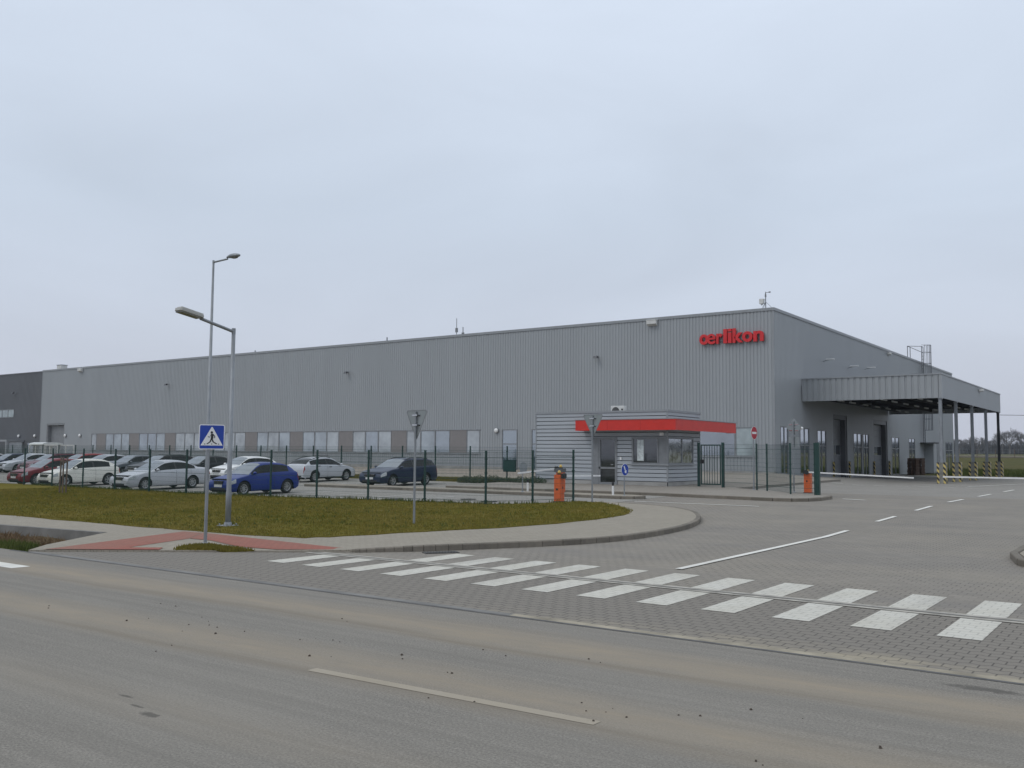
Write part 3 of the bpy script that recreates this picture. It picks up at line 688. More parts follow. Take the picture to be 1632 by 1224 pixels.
for i, (a, b, z0, z1) in enumerate(side_doors):
    f = .09; mb = MB()
    mb.box(FX-.1, FX+.02, a, b, z1-f, z1); mb.box(FX-.1, FX+.02, a, b, z0, z0+f); mb.box(FX-.1, FX+.02, a, a+f, z0+f, z1-f); mb.box(FX-.1, FX+.02, b-f, b, z0+f, z1-f)
    m_ = (a+b)/2; mb.box(FX-.1, FX+.01, m_-.05, m_+.05, z0+f, z1-f); mb.box(FX-.1, FX+.012, a+f, m_-.05, 2.75, 2.82); mb.box(FX-.1, FX+.012, m_+.05, b-f, 2.75, 2.82)
    d = mb.build('glazed_door' if z0 < 1.2 else 'side_window', M['winframe'], hall, True)
    mb = MB(); mb.box(FX-.06, FX-.03, a+f, m_-.05, z0+f, z1-f); mb.box(FX-.06, FX-.03, m_+.05, b-f, z0+f, z1-f); mb.build('pane', M['darkpanel'] if i == 7 else M['doorglass'], d)

# company letters
def letters():
    root = thing('company_sign', 'big red raised letters reading œrlikon near the top corner of the hall', 'sign', (-27.44, FY-.02, 9.78))
    # each letter fills its own box (left, right, height); o and e run together as one ligature
    for ch, x0, x1, h, dy in (('o', .0, .66, .73, 0), ('e', .56, 1.20, .73, .006), ('r', 1.26, 1.70, .72, 0), ('l', 1.78, 2.05, 1.0, 0), ('i', 2.12, 2.39, 1.0, 0), ('k', 2.46, 3.22, 1.0, 0), ('o', 3.16, 3.89, .73, .004), ('n', 3.95, 4.67, .72, 0)):
        if ch in 'li':
            mb = MB(); mb.box(x0, x1, -.245, -.075, 0, 1.0 if ch == 'l' else .73)
            if ch == 'i': mb.box(x0, x1, -.245, -.075, .81, 1.0)
            mb.build('letter', M['redsign'], root, bevel=.008); continue
        cu = bpy.data.curves.new('letter', 'FONT'); cu.body = ch; cu.size = 1.3; cu.extrude = .085; cu.offset = .022 if ch == 'e' else .044; cu.resolution_u = 8
        to = bpy.data.objects.new('letter', cu); COL.objects.link(to); bpy.context.view_layer.update()
        me = bpy.data.meshes.new_from_object(to.evaluated_get(bpy.context.evaluated_depsgraph_get())); bpy.data.objects.remove(to)
        co = [v.co for v in me.vertices]; a0 = min(c.x for c in co); a1 = max(c.x for c in co); b0 = min(c.y for c in co); b1 = max(c.y for c in co)
        for v in me.vertices: v.co = Vector((x0+(v.co.x-a0)/(a1-a0)*(x1-x0), -.16-v.co.z-dy, (v.co.y-b0)/(b1-b0)*h))
        me.materials.clear(); me.materials.append(M['redsign'])
        o = bpy.data.objects.new('letter', me); COL.objects.link(o); o.parent = root
    for z in (.14, .52): MB().box(.3, 4.4, -.07, .0, z, z+.04).build('mounting_rail', M['gapshade_fittings'], root)
letters()

# dark building adjoining on the left
db = thing('office_building', 'dark grey clad building adjoining the left end of the light hall', 'building', (LX-.1, FY, .72))
mb = MB(); dopen = [(-128.6, -123.9, 6.2, 7.25), (-124.9, -121.2, .6, 3.0), (-120.2, -118.6, .6, 2.9)]
corr(mb, 'x', FY+.05, -160, LX-.05, .5, 11.8, .3, .03, dopen, -1); mb.build('front_wall', M['dark'], db, True)
mb = MB(); mb.box(-160, LX-.1, FY+.3, FY+55, .5, 11.5); mb.build('building_core', M['dark'], db, True)
mb = MB(); mb.box(-160, LX-.1, FY, FY+.4, 11.8, 11.95); mb.build('roof_edge_trim', M['dark'], db, True)
for k in range(3): window(db, -128.6+k*1.567, -128.6+(k+1)*1.567, 6.2, 7.25, FY+.05, M['glassgreen'])
window(db, -120.2, -118.6, .8, 2.9, FY+.05, M['glassdark'])
mb = MB(); mb.box(-125.4, -120.9, FY-2.2, FY-.0, 3.0, 3.25); mb.box(-121.2, -120.9, FY-2.2, FY-1.9, .7, 3.0); mb.box(-125.4, -125.1, FY-2.2, FY-1.9, .7, 3.0); mb.build('entrance_canopy', M['trim'], db, True)
window(db, -124.9, -121.2, .8, 3.0, FY+.05, M['glassgreen'], name='glazed_door')

# loading canopy
CY0, CY1, CX, CZ0, CZ1 = 66.75, 91.4, -12.78, 5.93, 7.58
cg = .28
can = thing('loading_canopy', 'flat steel canopy with ribbed grey fascia on slim columns beside the hall', 'canopy', ((FX+CX)/2, CY0, cg))
mb = MB(); corr(mb, 'x', CY0, FX+.05, CX-.14, CZ0, CZ1-.08, .42, .05, (), -1)
mb.box(CX-.16, CX, CY0-.02, CY0+.14, CZ0, CZ1-.08); mb.build('front_fascia', M['cladcanopy'], can, True)
mb = MB(); corr(mb, 'y', CX, CY0+.14, CY1, CZ0, CZ1-.08, .25, .03, (), 1); mb.build('side_fascia', M['clad'], can, True)
mb = MB(); corr(mb, 'x', CY1, FX+.05, CX-.02, CZ0, CZ1-.08, .42, .05, (), 1); mb.build('rear_fascia', M['clad'], can, True)
mb = MB(); mb.box(FX+.05, CX+.04, CY0-.05, CY0+.2, CZ1-.08, CZ1); mb.box(CX-.2, CX+.04, CY0+.2, CY1+.04, CZ1-.08, CZ1); mb.build('fascia_trim', M['trim'], can, True)
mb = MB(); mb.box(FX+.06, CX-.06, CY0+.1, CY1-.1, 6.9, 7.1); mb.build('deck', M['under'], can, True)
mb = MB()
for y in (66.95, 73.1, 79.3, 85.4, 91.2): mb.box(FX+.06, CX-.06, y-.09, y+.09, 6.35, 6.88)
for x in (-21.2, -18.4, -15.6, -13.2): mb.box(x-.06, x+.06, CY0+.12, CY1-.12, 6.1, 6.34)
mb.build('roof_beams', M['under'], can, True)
for y in (69, 72, 75.5, 79, 82.5, 86, 89):
    for x in (-20, -17, -14.6):
        mb = MB(); mb.box(x-.05, x+.05, y-.7, y+.7, 5.98, 6.08); mb.build('tube_light', M['tube'], can, True)
col_y = [66.95, 72.15, 78.35, 84.55, 90.9]
for i, y in enumerate(col_y):
    mb = MB(); x = CX-.14
    mb.box(x-.10, x+.10, y-.10, y-.085, cg, 6.1); mb.box(x-.10, x+.10, y+.085, y+.10, cg, 6.1); mb.box(x-.008, x+.008, y-.085, y+.085, cg, 6.1); mb.box(x-.13, x+.13, y-.13, y+.13, 5.86, 5.93)
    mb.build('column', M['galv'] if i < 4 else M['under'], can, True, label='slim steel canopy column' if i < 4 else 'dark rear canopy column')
mb = MB(); mb.tube([(CX-.14, 91.1, 5.8), (CX-.14, 91.1, .4)], .05, 8); mb.build('downpipe', M['galv'], can, True)
# column guards
words = ['nearest the barrier, under the front canopy corner', 'under the second canopy column from the front', 'under the third and middle canopy column', 'under the fourth canopy column from the front', 'at the dark rear column of the canopy']
for i, y in enumerate(col_y):
    w = .27; x = CX-.14; r = thing('column_guard', 'striped concrete column guard '+words[i], 'column guard', (x, y, cg), 0, 'striped guards round the canopy columns')
    mb = MB()
    for sx in (-1, 1): mb.box(sx*.14 if sx > 0 else -w, w if sx > 0 else -.14, -w, w, 0, 1.38)
    mb.box(-.14, .14, -w, -.14, 0, 1.38); mb.box(-.14, .14, .14, w, 0, 1.38); mb.build('block', M['guard'], r)
    for sx, sy in ((-1, -1), (1, -1), (1, 1), (-1, 1)):
        mb = MB(); a = .004; e = .15
        x0, x1 = (w+a-e, w+a) if sx > 0 else (-w-a, -w-a+e); y0, y1 = (w+a-e, w+a) if sy > 0 else (-w-a, -w-a+e)
        mb.box(x0, x1, y0, y1, 0, 1.384); mb.build('corner_edge', M['hazard'], r)
# floodlights and lamps on the walls
def floodlight(x, y, z, label, rz=0, s=.72, group='floodlights on the hall wall'):
    r = thing('wall_floodlight', label, 'floodlight', (x, y, z), rz, group)
    mb = MB(); mb.box(-.03*s, .03*s, -.40*s, 0, -.03*s, .03*s); mb.box(-.09*s, .09*s, -.02, .02, -.12*s, .12*s); mb.build('bracket', M['winframe'], r)
    mb = MB(); mb.prism([(-.75*s, -.22*s), (-.38*s, -.16*s), (-.34*s, .06*s), (-.62*s, .06*s)], 'x', -.22*s, .22*s); mb.build('lamp_head', M['gapshade_fittings'], r, bevel=.01)
    mb = MB(); mb.quad((-.20*s, -.74*s, -.225*s), (.20*s, -.74*s, -.225*s), (.20*s, -.40*s, -.168*s), (-.20*s, -.40*s, -.168*s)); mb.build('lens', M['lens'], r)
floodlight(-90.25, FY, 9.3, 'small floodlight high on the hall wall above the crossing sign, left of the lamp posts')
floodlight(-62.5, FY, 9.4, 'small floodlight high on the middle of the long hall wall')
floodlight(-35.85, FY, 9.4, 'small floodlight high on the hall wall left of the red letters')
floodlight(-123.7, FY+.05, 9.4, 'small floodlight on the dark building wall')
for y, z, t in ((71.9, 9.25, 'nearest the hall corner'), (78.4, 9.25, 'in the middle of the three above the canopy'), (83.6, 9.55, 'farthest back of the three above the canopy')):
    r = thing('wall_light', 'pale tube light on the side wall, '+t, 'wall light', (FX, y, z), 0, 'tube lights above the canopy')
    mb = MB(); mb.bar((0, 0, 0), (.45, 0, .12), .04); mb.build('arm', M['galv'], r)
    mb = MB(); mb.box(.22, .88, -.10, .10, .10, .19); mb.build('lamp_head', M['white'], r, bevel=.02)
for x, y, z, t in ((-122.2, FY+.05, 3.75, 'on the dark building, beside its entrance'), (-118.2, FY+.05, 3.75, 'on the dark building, nearest the light hall'), (-110.9, FY, 3.75, 'just right of the roller door'), (-107.6, FY, 3.75, 'between the roller door and the window ribbon'), (-45.35, FY, 3.88, 'left of the tall glazed door')):
    r = thing('globe_lamp', 'small round white wall lamp '+t, 'wall lamp', (x, y, z), 0, 'round lamps on the walls')
    mb = MB(); mb.tube([(0, 0, 0), (0, -.10, 0)], .22, 14); mb.build('base_ring', M['winframe'], r)
    mb = MB(); mb.ball((0, -.14, 0), .19, 14, 8, (1, .6, 1)); mb.build('globe', M['white'], r, smooth=True)
for x, y, t, rz in ((-108.0, FY, 'at the far left end of the hall roof edge', 0), (-31.2, FY, 'under the roof edge left of the red letters', 0)):
    r = thing('overflow_box', 'white sheet metal box '+t, 'overflow box', (x, y, ZT-.48), rz, 'white boxes under the roof edge')
    mb = MB(); mb.prism([(-.34, -.02), (-.34, .26), (-.04, .26), (-.04, -.14)], 'x', -.38, .38); mb.build('box', M['ac'], r)
    mb = MB(); mb.box(-.40, .40, -.37, -.03, .262, .29); mb.build('lid', M['white'], r)
r = thing('overflow_box', 'white sheet metal box under the side roof edge above the canopy', 'overflow box', (FX, 91.6, ZT-.45), R(90), 'white boxes under the roof edge')
mb = MB(); mb.prism([(-.40, -.02), (-.40, .26), (-.04, .26), (-.04, -.14)], 'x', -.5, .5); mb.v = [(x*.65, y*.65, z*.65) for x, y, z in mb.v]; mb.build('box', M['ac'], r)
r = thing('overflow_box', 'white sheet metal box under the edge of the canopy side fascia', 'overflow box', (CX, 80.9, CZ1-.36), R(90), 'white boxes under the roof edge')
mb = MB(); mb.prism([(-.50, -.02), (-.50, .22), (-.06, .22), (-.06, -.14)], 'x', -.5, .5); mb.v = [(x*.65, y*.65, z*.65) for x, y, z in mb.v]; mb.build('box', M['ac'], r)

# roof equipment
r = thing('rooftop_unit', 'pale ventilation unit on the far left of the hall roof', 'rooftop unit', (-114.3, 61.9, ZT-.35))
mb = MB(); mb.box(-.5, .5, 0, .8, 0, .92); mb.build('casing', M['ac'], r); mb = MB(); mb.box(-.55, .55, -.05, .85, .923, .98); mb.build('lid', M['trim'], r)
def mast(x, y, h, label, w=.03, top=True):
    r = thing('roof_mast', label, 'mast', (x, y, ZT-.35), 0)
    mb = MB(); mb.tube([(0, 0, 0), (0, 0, h)], w, 6); mb.build('pole', M['galv'], r)
    if top: mb = MB(); mb.box(-.12, .12, -.04, .04, h*.35, h*.55); mb.build('antenna_box', M['winframe'], r)
mast(-50.2, 61.9, 1.85, 'thin tall antenna mast on the middle of the hall roof')
mast(-49.5, 61.9, 1.05, 'short mast beside the tall antenna on the hall roof', .04)
mast(-58.3, 61.9, .75, 'stubby mast on the hall roof left of the tall antenna', .06, False)
mast(-76.6, 61.9, .6, 'stubby mast on the hall roof right of the tall lamp post', .07, False)
ws = thing('weather_station', 'small weather station with sensor box and wind vane on the hall corner', 'weather station', (-22.85, 61.75, ZT))
mb = MB(); mb.tube([(0, 0, -.3), (0, 0, .85)], .035, 8); mb.build('pole', M['galv'], ws)
mb = MB()
for a in (0, 2.1, 4.2): mb.bar((0, 0, .5), (.5*math.cos(a+.3), .5*math.sin(a+.3)+.05, -.02), .022)
mb.build('tripod', M['galv'], ws)
mb = MB(); mb.box(-.42, -.12, -.12, .12, .38, .72); mb.bar((-.12, 0, .66), (.03, 0, .66), .04); mb.ball((-.27, 0, .34), .07, 8, 5); mb.build('sensor_box', M['ac'], ws)
mb = MB(); mb.tube([(0, 0, .85), (0, 0, 1.02), (0, 0, 1.2)], [.07, .05, .02], 8); mb.bar((0, 0, 1.14), (.3, .05, 1.14), .03); mb.box(.2, .34, .03, .06, 1.11, 1.2); mb.build('wind_vane', M['winframe'], ws)

# caged roof ladder on the side wall
ld = thing('roof_ladder', 'caged steel ladder climbing the side wall past the canopy to the roof', 'ladder', (FX, 105, 3.5))
mb = MB()
for dy in (-.35, .35): mb.bar((.25, dy, 0), (.25, dy, 9.5), .07)
for k in range(28): mb.bar((.25, -.35, .2+k*.33), (.25, .35, .2+k*.33), .035)
M['darkgalv'] = mat('dull_ladder_steel', (.12, .125, .14), .6)
mb.build('ladder_rails', M['darkgalv'], ld)
mb = MB()
for k in range(9):
    z = min(1.3+k*1.17, 10.25); P = [(.25+.85*math.sin(a), .42*math.cos(a)*1.15, z) for a in [math.pi*q/8 for q in range(9)]]
    for a, b in zip(P, P[1:]): mb.bar(a, b, .05, .03)
for q in range(1, 8):
    a = math.pi*q/8; mb.bar((.25+.85*math.sin(a), .48*math.cos(a), 1.3), (.25+.85*math.sin(a), .48*math.cos(a), 10.25), .036)
mb.build('safety_cage', M['darkgalv'], ld)
mb = MB()
for dy in (-.6, .6):
    mb.bar((.25, dy*.6, 9.5), (-1.1, dy, 10.2), .05); mb.bar((-1.1, dy, 8.4), (-1.1, dy, 10.2), .06)
mb.bar((-1.1, -.6, 10.2), (-1.1, .6, 10.2), .05); mb.bar((.25, -.36, 10.1), (.25, .36, 10.1), .05); mb.bar((.25, -.36, 9.5), (.25, -.36, 10.1), .06); mb.bar((.25, .36, 9.5), (.25, .36, 10.1), .06)
mb.bar((.3, -.5, 10.1), (-1.1, -.6, 10.2), .05)
mb.build('guard_rail', M['darkgalv'], ld)
mb = MB(); mb.box(0.02, 1.3, -1.0, 1.6, -.08, 0); mb.build('landing', M['under'], ld)
mb = MB(); mb.box(.02, .9, 1.0, 2.6, -3.2, -.1); mb.build('cabinet_below', M['clad'], ld)

# pallet stacks
random.seed(3)
def pallet():
    mb = MB()
    for k in range(5): mb.box(-.6, .6, -.4+k*.175, -.4+k*.175+.1, .122, .144)
    for x in (-.6, -.07, .46):
        for y in (-.4, -.05, .3): mb.box(x, x+.14, y, y+.1, .022, .1)
        mb.box(x, x+.14, -.4, .4, .1, .122)
    for y in (-.4, -.05, .3): mb.box(-.6, .6, y, y+.1, 0, .022)
    return mb
p0 = pallet().build('wooden_pallet', M['pallet']); first = True
for s, (px, py, txt) in enumerate(((-20.55, 93.6, 'front'), (-20.4, 95.2, 'rear'))):
    for k in range(11):
        o = p0 if first else p0.copy()
        if not first: COL.objects.link(o)
        first = False
        o.location = (px+random.uniform(-.04, .04), py+random.uniform(-.03, .03), .28+k*.146); o.rotation_euler.z = R(90)+random.uniform(-.04, .04)
        tag(o, 'dark old wooden pallet in the %s stack by the side wall' % txt, 'pallet', 'stacked wooden pallets')

# ------------------------------------------------------------------ gatehouse
BX0, BX1, BY0, BY1, BZ, BT = -28.65, -20.75, 42.3, 46.2, .49, 4.28
b = thing('gatehouse', 'small gatehouse with horizontal ribbed grey cladding, corner window and flat roof', 'gatehouse', ((BX0+BX1)/2, BY0, BZ))
op_f = [(-25.05, -23.6, .4, 2.9), (-22.75, BX1, 1.56, 2.9)]; op_s = [(BY0, 45.3, 1.56, 2.9)]
mb = MB(); mj = MB(); corr(mb, 'x', BY0, BX0, BX1, BZ+.18, BT-.1, .212, .05, op_f, -1, True, mj); fw_ = mb.build('front_wall', M['cladbooth'], b, True); mj.build('cladding_gap_shade', M['gapshade_fittings'], fw_)  # groove floors get a dark colour in place of the shadow between ribs
mb = MB(); mj = MB(); corr(mb, 'y', BX1, BY0, BY1, BZ+.18, BT-.1, .212, .05, op_s, 1, True, mj); fw_ = mb.build('side_wall', M['cladbooth'], b, True); mj.build('cladding_gap_shade', M['gapshade_fittings'], fw_)
mb = MB(); corr(mb, 'y', BX0, BY0, BY1, BZ+.18, BT-.1, .212, .05, (), -1, True); corr(mb, 'x', BY1, BX0, BX1, BZ+.18, BT-.1, .212, .05, (), 1, True); mb.build('rear_walls', M['cladbooth'], b, True)
mb = MB()      # dark core behind the ribs; the groove floors carry their shade as colour
mb.box(BX0+.04, -25.05, BY0+.052, BY0+.15, BZ, BT-.12); mb.box(-23.6, -22.75, BY0+.052, BY0+.15, BZ, BT-.12); mb.box(-25.05, -23.6, BY0+.052, BY0+.15, 2.9, BT-.12)
mb.box(-22.75, BX1-.052, BY0+.052, BY0+.15, 2.9, BT-.12); mb.box(-22.75, BX1-.052, BY0+.052, BY0+.15, BZ, 1.56)
mb.box(BX1-.15, BX1-.052, BY0+.15, BY1-.04, 2.9, BT-.12); mb.box(BX1-.15, BX1-.052, BY0+.15, 45.3, BZ, 1.56); mb.box(BX1-.15, BX1-.052, 45.3, BY1-.04, BZ, 2.9)
mb.build('wall_core', M['gapshade_fittings'], b, True)
mb = MB(); mb.box(BX0+.05, -25.05, BY0+.03, BY0+.034, BZ-.1, BZ+.18); mb.box(-23.6, BX1-.05, BY0+.03, BY0+.034, BZ-.1, BZ+.18); mb.box(BX1-.034, BX1-.03, BY0+.1, BY1, BZ-.1, BZ+.18)
mb.build('plinth', M['concrete'], b, True)
mb = MB()
mb.box(BX0-.03, BX1+.03, BY0-.03, BY0+.16, BT-.1, BT); mb.box(BX1-.16, BX1+.03, BY0+.16, BY1+.03, BT-.1, BT); mb.box(BX0-.03, BX0+.16, BY0+.16, BY1+.03, BT-.1, BT); mb.box(BX0+.16, BX1-.16, BY1-.16, BY1+.03, BT-.1, BT)
mb.build('roof_edge_trim', M['trim'], b, True)
for q in ((BX1-.06, BX1+.012, BY0-.012, BY0+.06, BZ+.18, 1.50), (BX1-.06, BX1+.012, BY0-.012, BY0+.06, 2.9, BT-.1), (BX0-.012, BX0+.05, BY0-.012, BY0+.05, BZ+.18, BT-.1)):
    MB().box(*q).build('corner_trim', M['trim'], b, True)
mb = MB(); mb.box(BX0+.1, BX1-.1, BY0+.16, BY1-.1, BT-.4, BT-.3); mb.build('roof', M['roof'], b, True)
mb = MB(); mb.box(BX0+.1, BX1-.16, BY0+.2, BY1-.1, BZ-.05, BZ+.02); mb.box(-26.6, -26.5, BY0+.2, BY1-.1, BZ, BT-.4); mb.box(BX0+.1, BX1-.2, BY1-.2, BY1-.1, BZ, BT-.4); mb.build('interior', M['darkpanel'], b, True)
# corner window
mb = MB(); f = .07; z0, z1 = 1.56, 2.9
mb.box(-22.75, BX1+.02, BY0-.03, BY0+.08, z0, z0+f); mb.box(-22.75, BX1+.02, BY0-.03, BY0+.08, z1-f, z1); mb.box(-22.75, -22.75+.1, BY0-.03, BY0+.08, z0+f, z1-f); mb.box(-21.32, -21.25, BY0-.03, BY0+.08, z0+f, z1-f)
mb.box(BX1-.1, BX1+.02, BY0-.03, BY0+.1, z0+f, z1-f)
mb.box(BX1-.08, BX1+.03, BY0+.08, 45.3, z0, z0+f); mb.box(BX1-.08, BX1+.03, BY0+.08, 45.3, z1-f, z1); mb.box(BX1-.08, BX1+.03, 45.2, 45.3, z0+f, z1-f); mb.box(BX1-.08, BX1+.03, 43.9, 43.96, z0+f, z1-f)
win = mb.build('corner_window', M['winframe'], b, True)
mb = MB(); mb.box(-22.65, -21.32, BY0+.01, BY0+.03, z0+f, z1-f); mb.build('pane', M['boothglass'], win)
mb = MB(); mb.box(-21.25, BX1-.1, BY0+.005, BY0+.03, z0+f, z1-f); mb.build('side_panel', M['winframe'], win)
M['boothside'] = mat_glass('booth_side_glass', (.24, .25, .245), .32, var=.7, scale=2.6)  # pale mottled base colour stands in for a brighter interior and reflections
mb = MB(); mb.box(BX1-.03, BX1-.01, BY0+.1, 43.9, z0+f, z1-f); mb.box(BX1-.03, BX1-.01, 43.96, 45.2, z0+f, z1-f); mb.build('pane', M['boothside'], win)
mb = MB(); mb.box(-22.8, BX1+.1, BY0-.1, BY0+.03, z0-.06, z0-.002); mb.box(BX1+.005, BX1+.1, BY0+.03, 45.35, z0-.06, z0-.002); mb.build('sill', M['trim'], win)
mb = MB(); mb.box(-22.45, -22.08, BY0+.002, BY0+.008, 1.72, 2.78); mb.build('paper_notice', M['paper'], win)
# door
mb = MB(); a0, a1, d0, d1 = -25.05, -23.6, .46, 2.9
mb.box(a0, a0+.36, BY0-.025, BY0+.1, d0, d1); mb.box(a1-.12, a1, BY0-.025, BY0+.1, d0, d1); mb.box(a0+.36, a1-.12, BY0-.025, BY0+.1, d1-.12, d1); mb.box(a0+.36, a1-.12, BY0-.01, BY0+.08, 1.28, 1.38); mb.box(a0+.36, a1-.12, BY0-.01, BY0+.08, d0, d0+.14); mb.box(a0+.36, a0+.46, BY0-.01, BY0+.08, d0+.14, d1-.12)
door = mb.build('entrance_door', M['winframe'], b, True)
mb = MB(); mb.box(a0+.46, a1-.12, BY0+.03, BY0+.05, d0+.14, 1.28); mb.box(a0+.46, a1-.12, BY0+.03, BY0+.05, 1.38, d1-.12); mb.build('pane', M['boothglass'], door)
mb = MB(); mb.bar((a1-.2, BY0-.06, 1.5), (a1-.34, BY0-.06, 1.5), .035); mb.bar((a1-.2, BY0-.06, 1.5), (a1-.2, BY0, 1.5), .03); mb.build('handle', M['chrome'], door)
mb = MB(); mb.box(-23.42, -23.32, BY0-.06, BY0, 1.75, 1.9); mb.build('intercom', M['white'], b, True)
mb = MB(); mb.box(-21.15, -20.95, BY0-.09, BY0-.0, 2.98, 3.14); mb.build('wall_lamp', M['white'], b, True)
# red awning
mb = MB(); AX0, AX1, AY0, AY1, A0, A1 = -25.6, -19.9, 41.45, 49.0, 3.24, 3.78
[mb.box(AX0+1.9*k+.004, AX0+1.9*(k+1)-.004, AY0, AY0+.05, A0, A1) for k in range(3)]; [mb.box(AX1-.05, AX1, AY0+.05+1.875*k+.004, AY0+.05+1.875*(k+1)-.004, A0, A1) for k in range(4)]; mb.box(AX0, AX0+.05, AY0+.05, BY0-.01, A0, A1); mb.box(BX1+.3, AX1-.05, AY1-.05, AY1, A0, A1)
aw = mb.build('awning_fascia', M['redtrim'], b, True)
mb = MB(); mb.box(AX0+.05, AX1-.05, AY0+.05, BY0-.04, A0+.1, A0+.2); mb.box(BX1+.04, AX1-.05, BY0-.04, AY1-.05, A0+.1, A0+.2); mb.build('awning_soffit', M['clad'], b, True)
mb = MB(); mb.box(AX0-.03, AX1+.03, AY0-.03, AY0+.12, A1+.002, A1+.04); mb.box(AX1-.12, AX1+.03, AY0+.12, AY1+.02, A1+.002, A1+.04); mb.build('awning_cap', M['trim'], b, True)
ac = thing('air_conditioner', 'pale air conditioning unit standing on the gatehouse roof', 'air conditioner', (-24.9, 44.8, BT-.3)); ac.scale = (.85, .85, .88)
mb = MB(); mb.box(-.48, .48, -.18, .18, .1, .78); mb.build('casing', M['ac'], ac, bevel=.02)
mb = MB(); mb.tube([(-.12, -.182, .44), (-.12, -.2, .44)], .27, 20); mb.build('fan_grille', M['grille'], ac)
mb = MB(); mb.box(.28, .42, -.19, -.181, .2, .35); mb.box(.28, .42, -.19, -.181, .5, .6); mb.build('vent', M['grille'], ac)
mb = MB(); mb.box(-.4, -.34, -.2, .2, 0, .1); mb.box(.34, .4, -.2, .2, 0, .1); mb.build('feet', M['grille'], ac)
# ================================================================== FENCES
def fence(name, label, pts, top, base=0.0, share=None, post=.06, extra=()):
    """green mesh fence: posts and welded wire panels between them"""
    x0, y0 = pts[len(pts)//2]; r = thing(name, label, 'fence', (x0, y0, g(x0, y0)+base))
    pm = None
    for (x, y) in pts:
        z = g(x, y)+base
        if pm is None:
            mb = MB(); h = post/2; mb.box(-h, h, -h, h, -.12, top); mb.box(-h-.004, h+.004, -h-.004, h+.004, top, top+.025)
            for q in (.25, .75, 1.25, 1.75): mb.box(-h-.012, h+.012, -h-.012, h+.012, q, q+.035)
            pm = mb.mesh('post', M['green'])
        o = bpy.data.objects.new('post', pm); COL.objects.link(o); o.parent = r; o.location = (x-x0, y-y0, z-r.location.z)
    pan = {}
    for a, b in zip(pts, pts[1:]):
        L = math.hypot(b[0]-a[0], b[1]-a[1])
        if L < .3: continue
        key = round(L, 2)
        if key not in pan:
            mb = MB(); t = .0024; n = int((L-.06)/.05)
            for k in range(n+1):
                u = .03+k*(L-.06)/n
                mb.v += [(u-t, 0, .05), (u+t, 0, .05), (u, t*1.7, .05), (u-t, 0, top-.02), (u+t, 0, top-.02), (u, t*1.7, top-.02)]; i = len(mb.v)-6
                mb.f += [(i, i+1, i+4, i+3), (i+1, i+2, i+5, i+4), (i+2, i, i+3, i+5)]
            for k in range(11):
                z = .06+k*(top-.1)/10; w = .007 if k in (1, 5, 9) else .0032
                mb.box(.03, L-.03, -.008, -.0035, z-w, z+w)
            pan[key] = mb.mesh('mesh_panel', M['wire'])
        o = bpy.data.objects.new('mesh_panel', pan[key]); COL.objects.link(o); o.parent = r
        za = g(*a)+base
        o.location = (a[0]-x0, a[1]-y0, za-r.location.z); o.rotation_euler.z = math.atan2(b[1]-a[1], b[0]-a[0])
    return r
nf = [(-56.0, 25.5), (-53.05, 25.5), (-50.1, 25.5), (-47.29, 25.5), (-44.4, 25.5), (-41.44, 25.4), (-38.49, 25.3), (-35.72, 25.3), (-32.82, 25.3), (-30.59, 25.7), (-28.28, 26.1), (-25.82, 26.5), (-23.22, 26.85), (-20.53, 27.1), (-19.4, 28.45), (-18.95, 30.55)]
fence('mesh_fence', 'long green mesh fence on slim posts between grass verge and parked cars', nf, 2.05)
ff = [(-30.7-2.62*k, 42.47) for k in range(32)][::-1]+[(-28.72, 42.47)]
fence('mesh_fence', 'far green mesh fence behind the car park in front of the hall', ff, 2.05)
fence('mesh_fence', 'short green mesh fence between the gate and the orange barrier on the right', [(-18.42, 43.72), (-16.38, 42.83), (-15.66, 42.23), (-13.66, 39.62), (-12.6, 39.56)], 2.16, .12)
# pedestrian gate
gr = thing('pedestrian_gate', 'green barred pedestrian gate between two thick posts beside the gatehouse', 'gate', (-19.07, 43.73, .46))
for x in (-.66, .62):
    mb = MB(); mb.box(x-.06, x+.06, -.06, .06, -.1, 2.18); mb.box(x-.065, x+.065, -.065, .065, 2.18, 2.2); mb.build('gate_post', M['green'], gr)
mb = MB(); mb.box(-.55, -.50, -.025, .025, .1, 2.1); mb.box(.46, .51, -.025, .025, .1, 2.1); mb.box(-.50, .46, -.025, .025, .1, .16); mb.box(-.50, .46, -.025, .025, 2.04, 2.1)
for k in range(6): mb.box(-.37+k*.135, -.345+k*.135, -.012, .012, .16, 2.04)
leaf = mb.build('gate_leaf', M['green'], gr)
mb = MB(); mb.box(-.56, -.40, -.04, .04, 1.15, 1.35); mb.bar((-.48, -.1, 1.25), (-.36, -.1, 1.25), .03); mb.build('lock', M['black'], leaf)
# swing gate folded back beside the barrier
sg = thing('swing_gate', 'tall dark green gate post with folded gate leaf beside the right orange barrier', 'gate', (-12.47, 39.56, .40))
mb = MB(); mb.box(-.08, .08, -.08, .08, -.05, 2.2); mb.build('gate_post', M['green'], sg)
mb = MB(); mb.box(-.20, -.15, .1, .16, .1, 2.12); mb.bar((-.175, .13, .14), (-.95, 2.6, .14), .05); mb.bar((-.175, .13, 2.08), (-.95, 2.6, 2.08), .05); mb.bar((-.95, 2.6, .1), (-.95, 2.6, 2.12), .06)
for k in range(1, 16): mb.bar((-.175-.775*k/16, .13+2.47*k/16, .14), (-.175-.775*k/16, .13+2.47*k/16, 2.08), .02)
mb.build('gate_leaf', M['green'], sg)
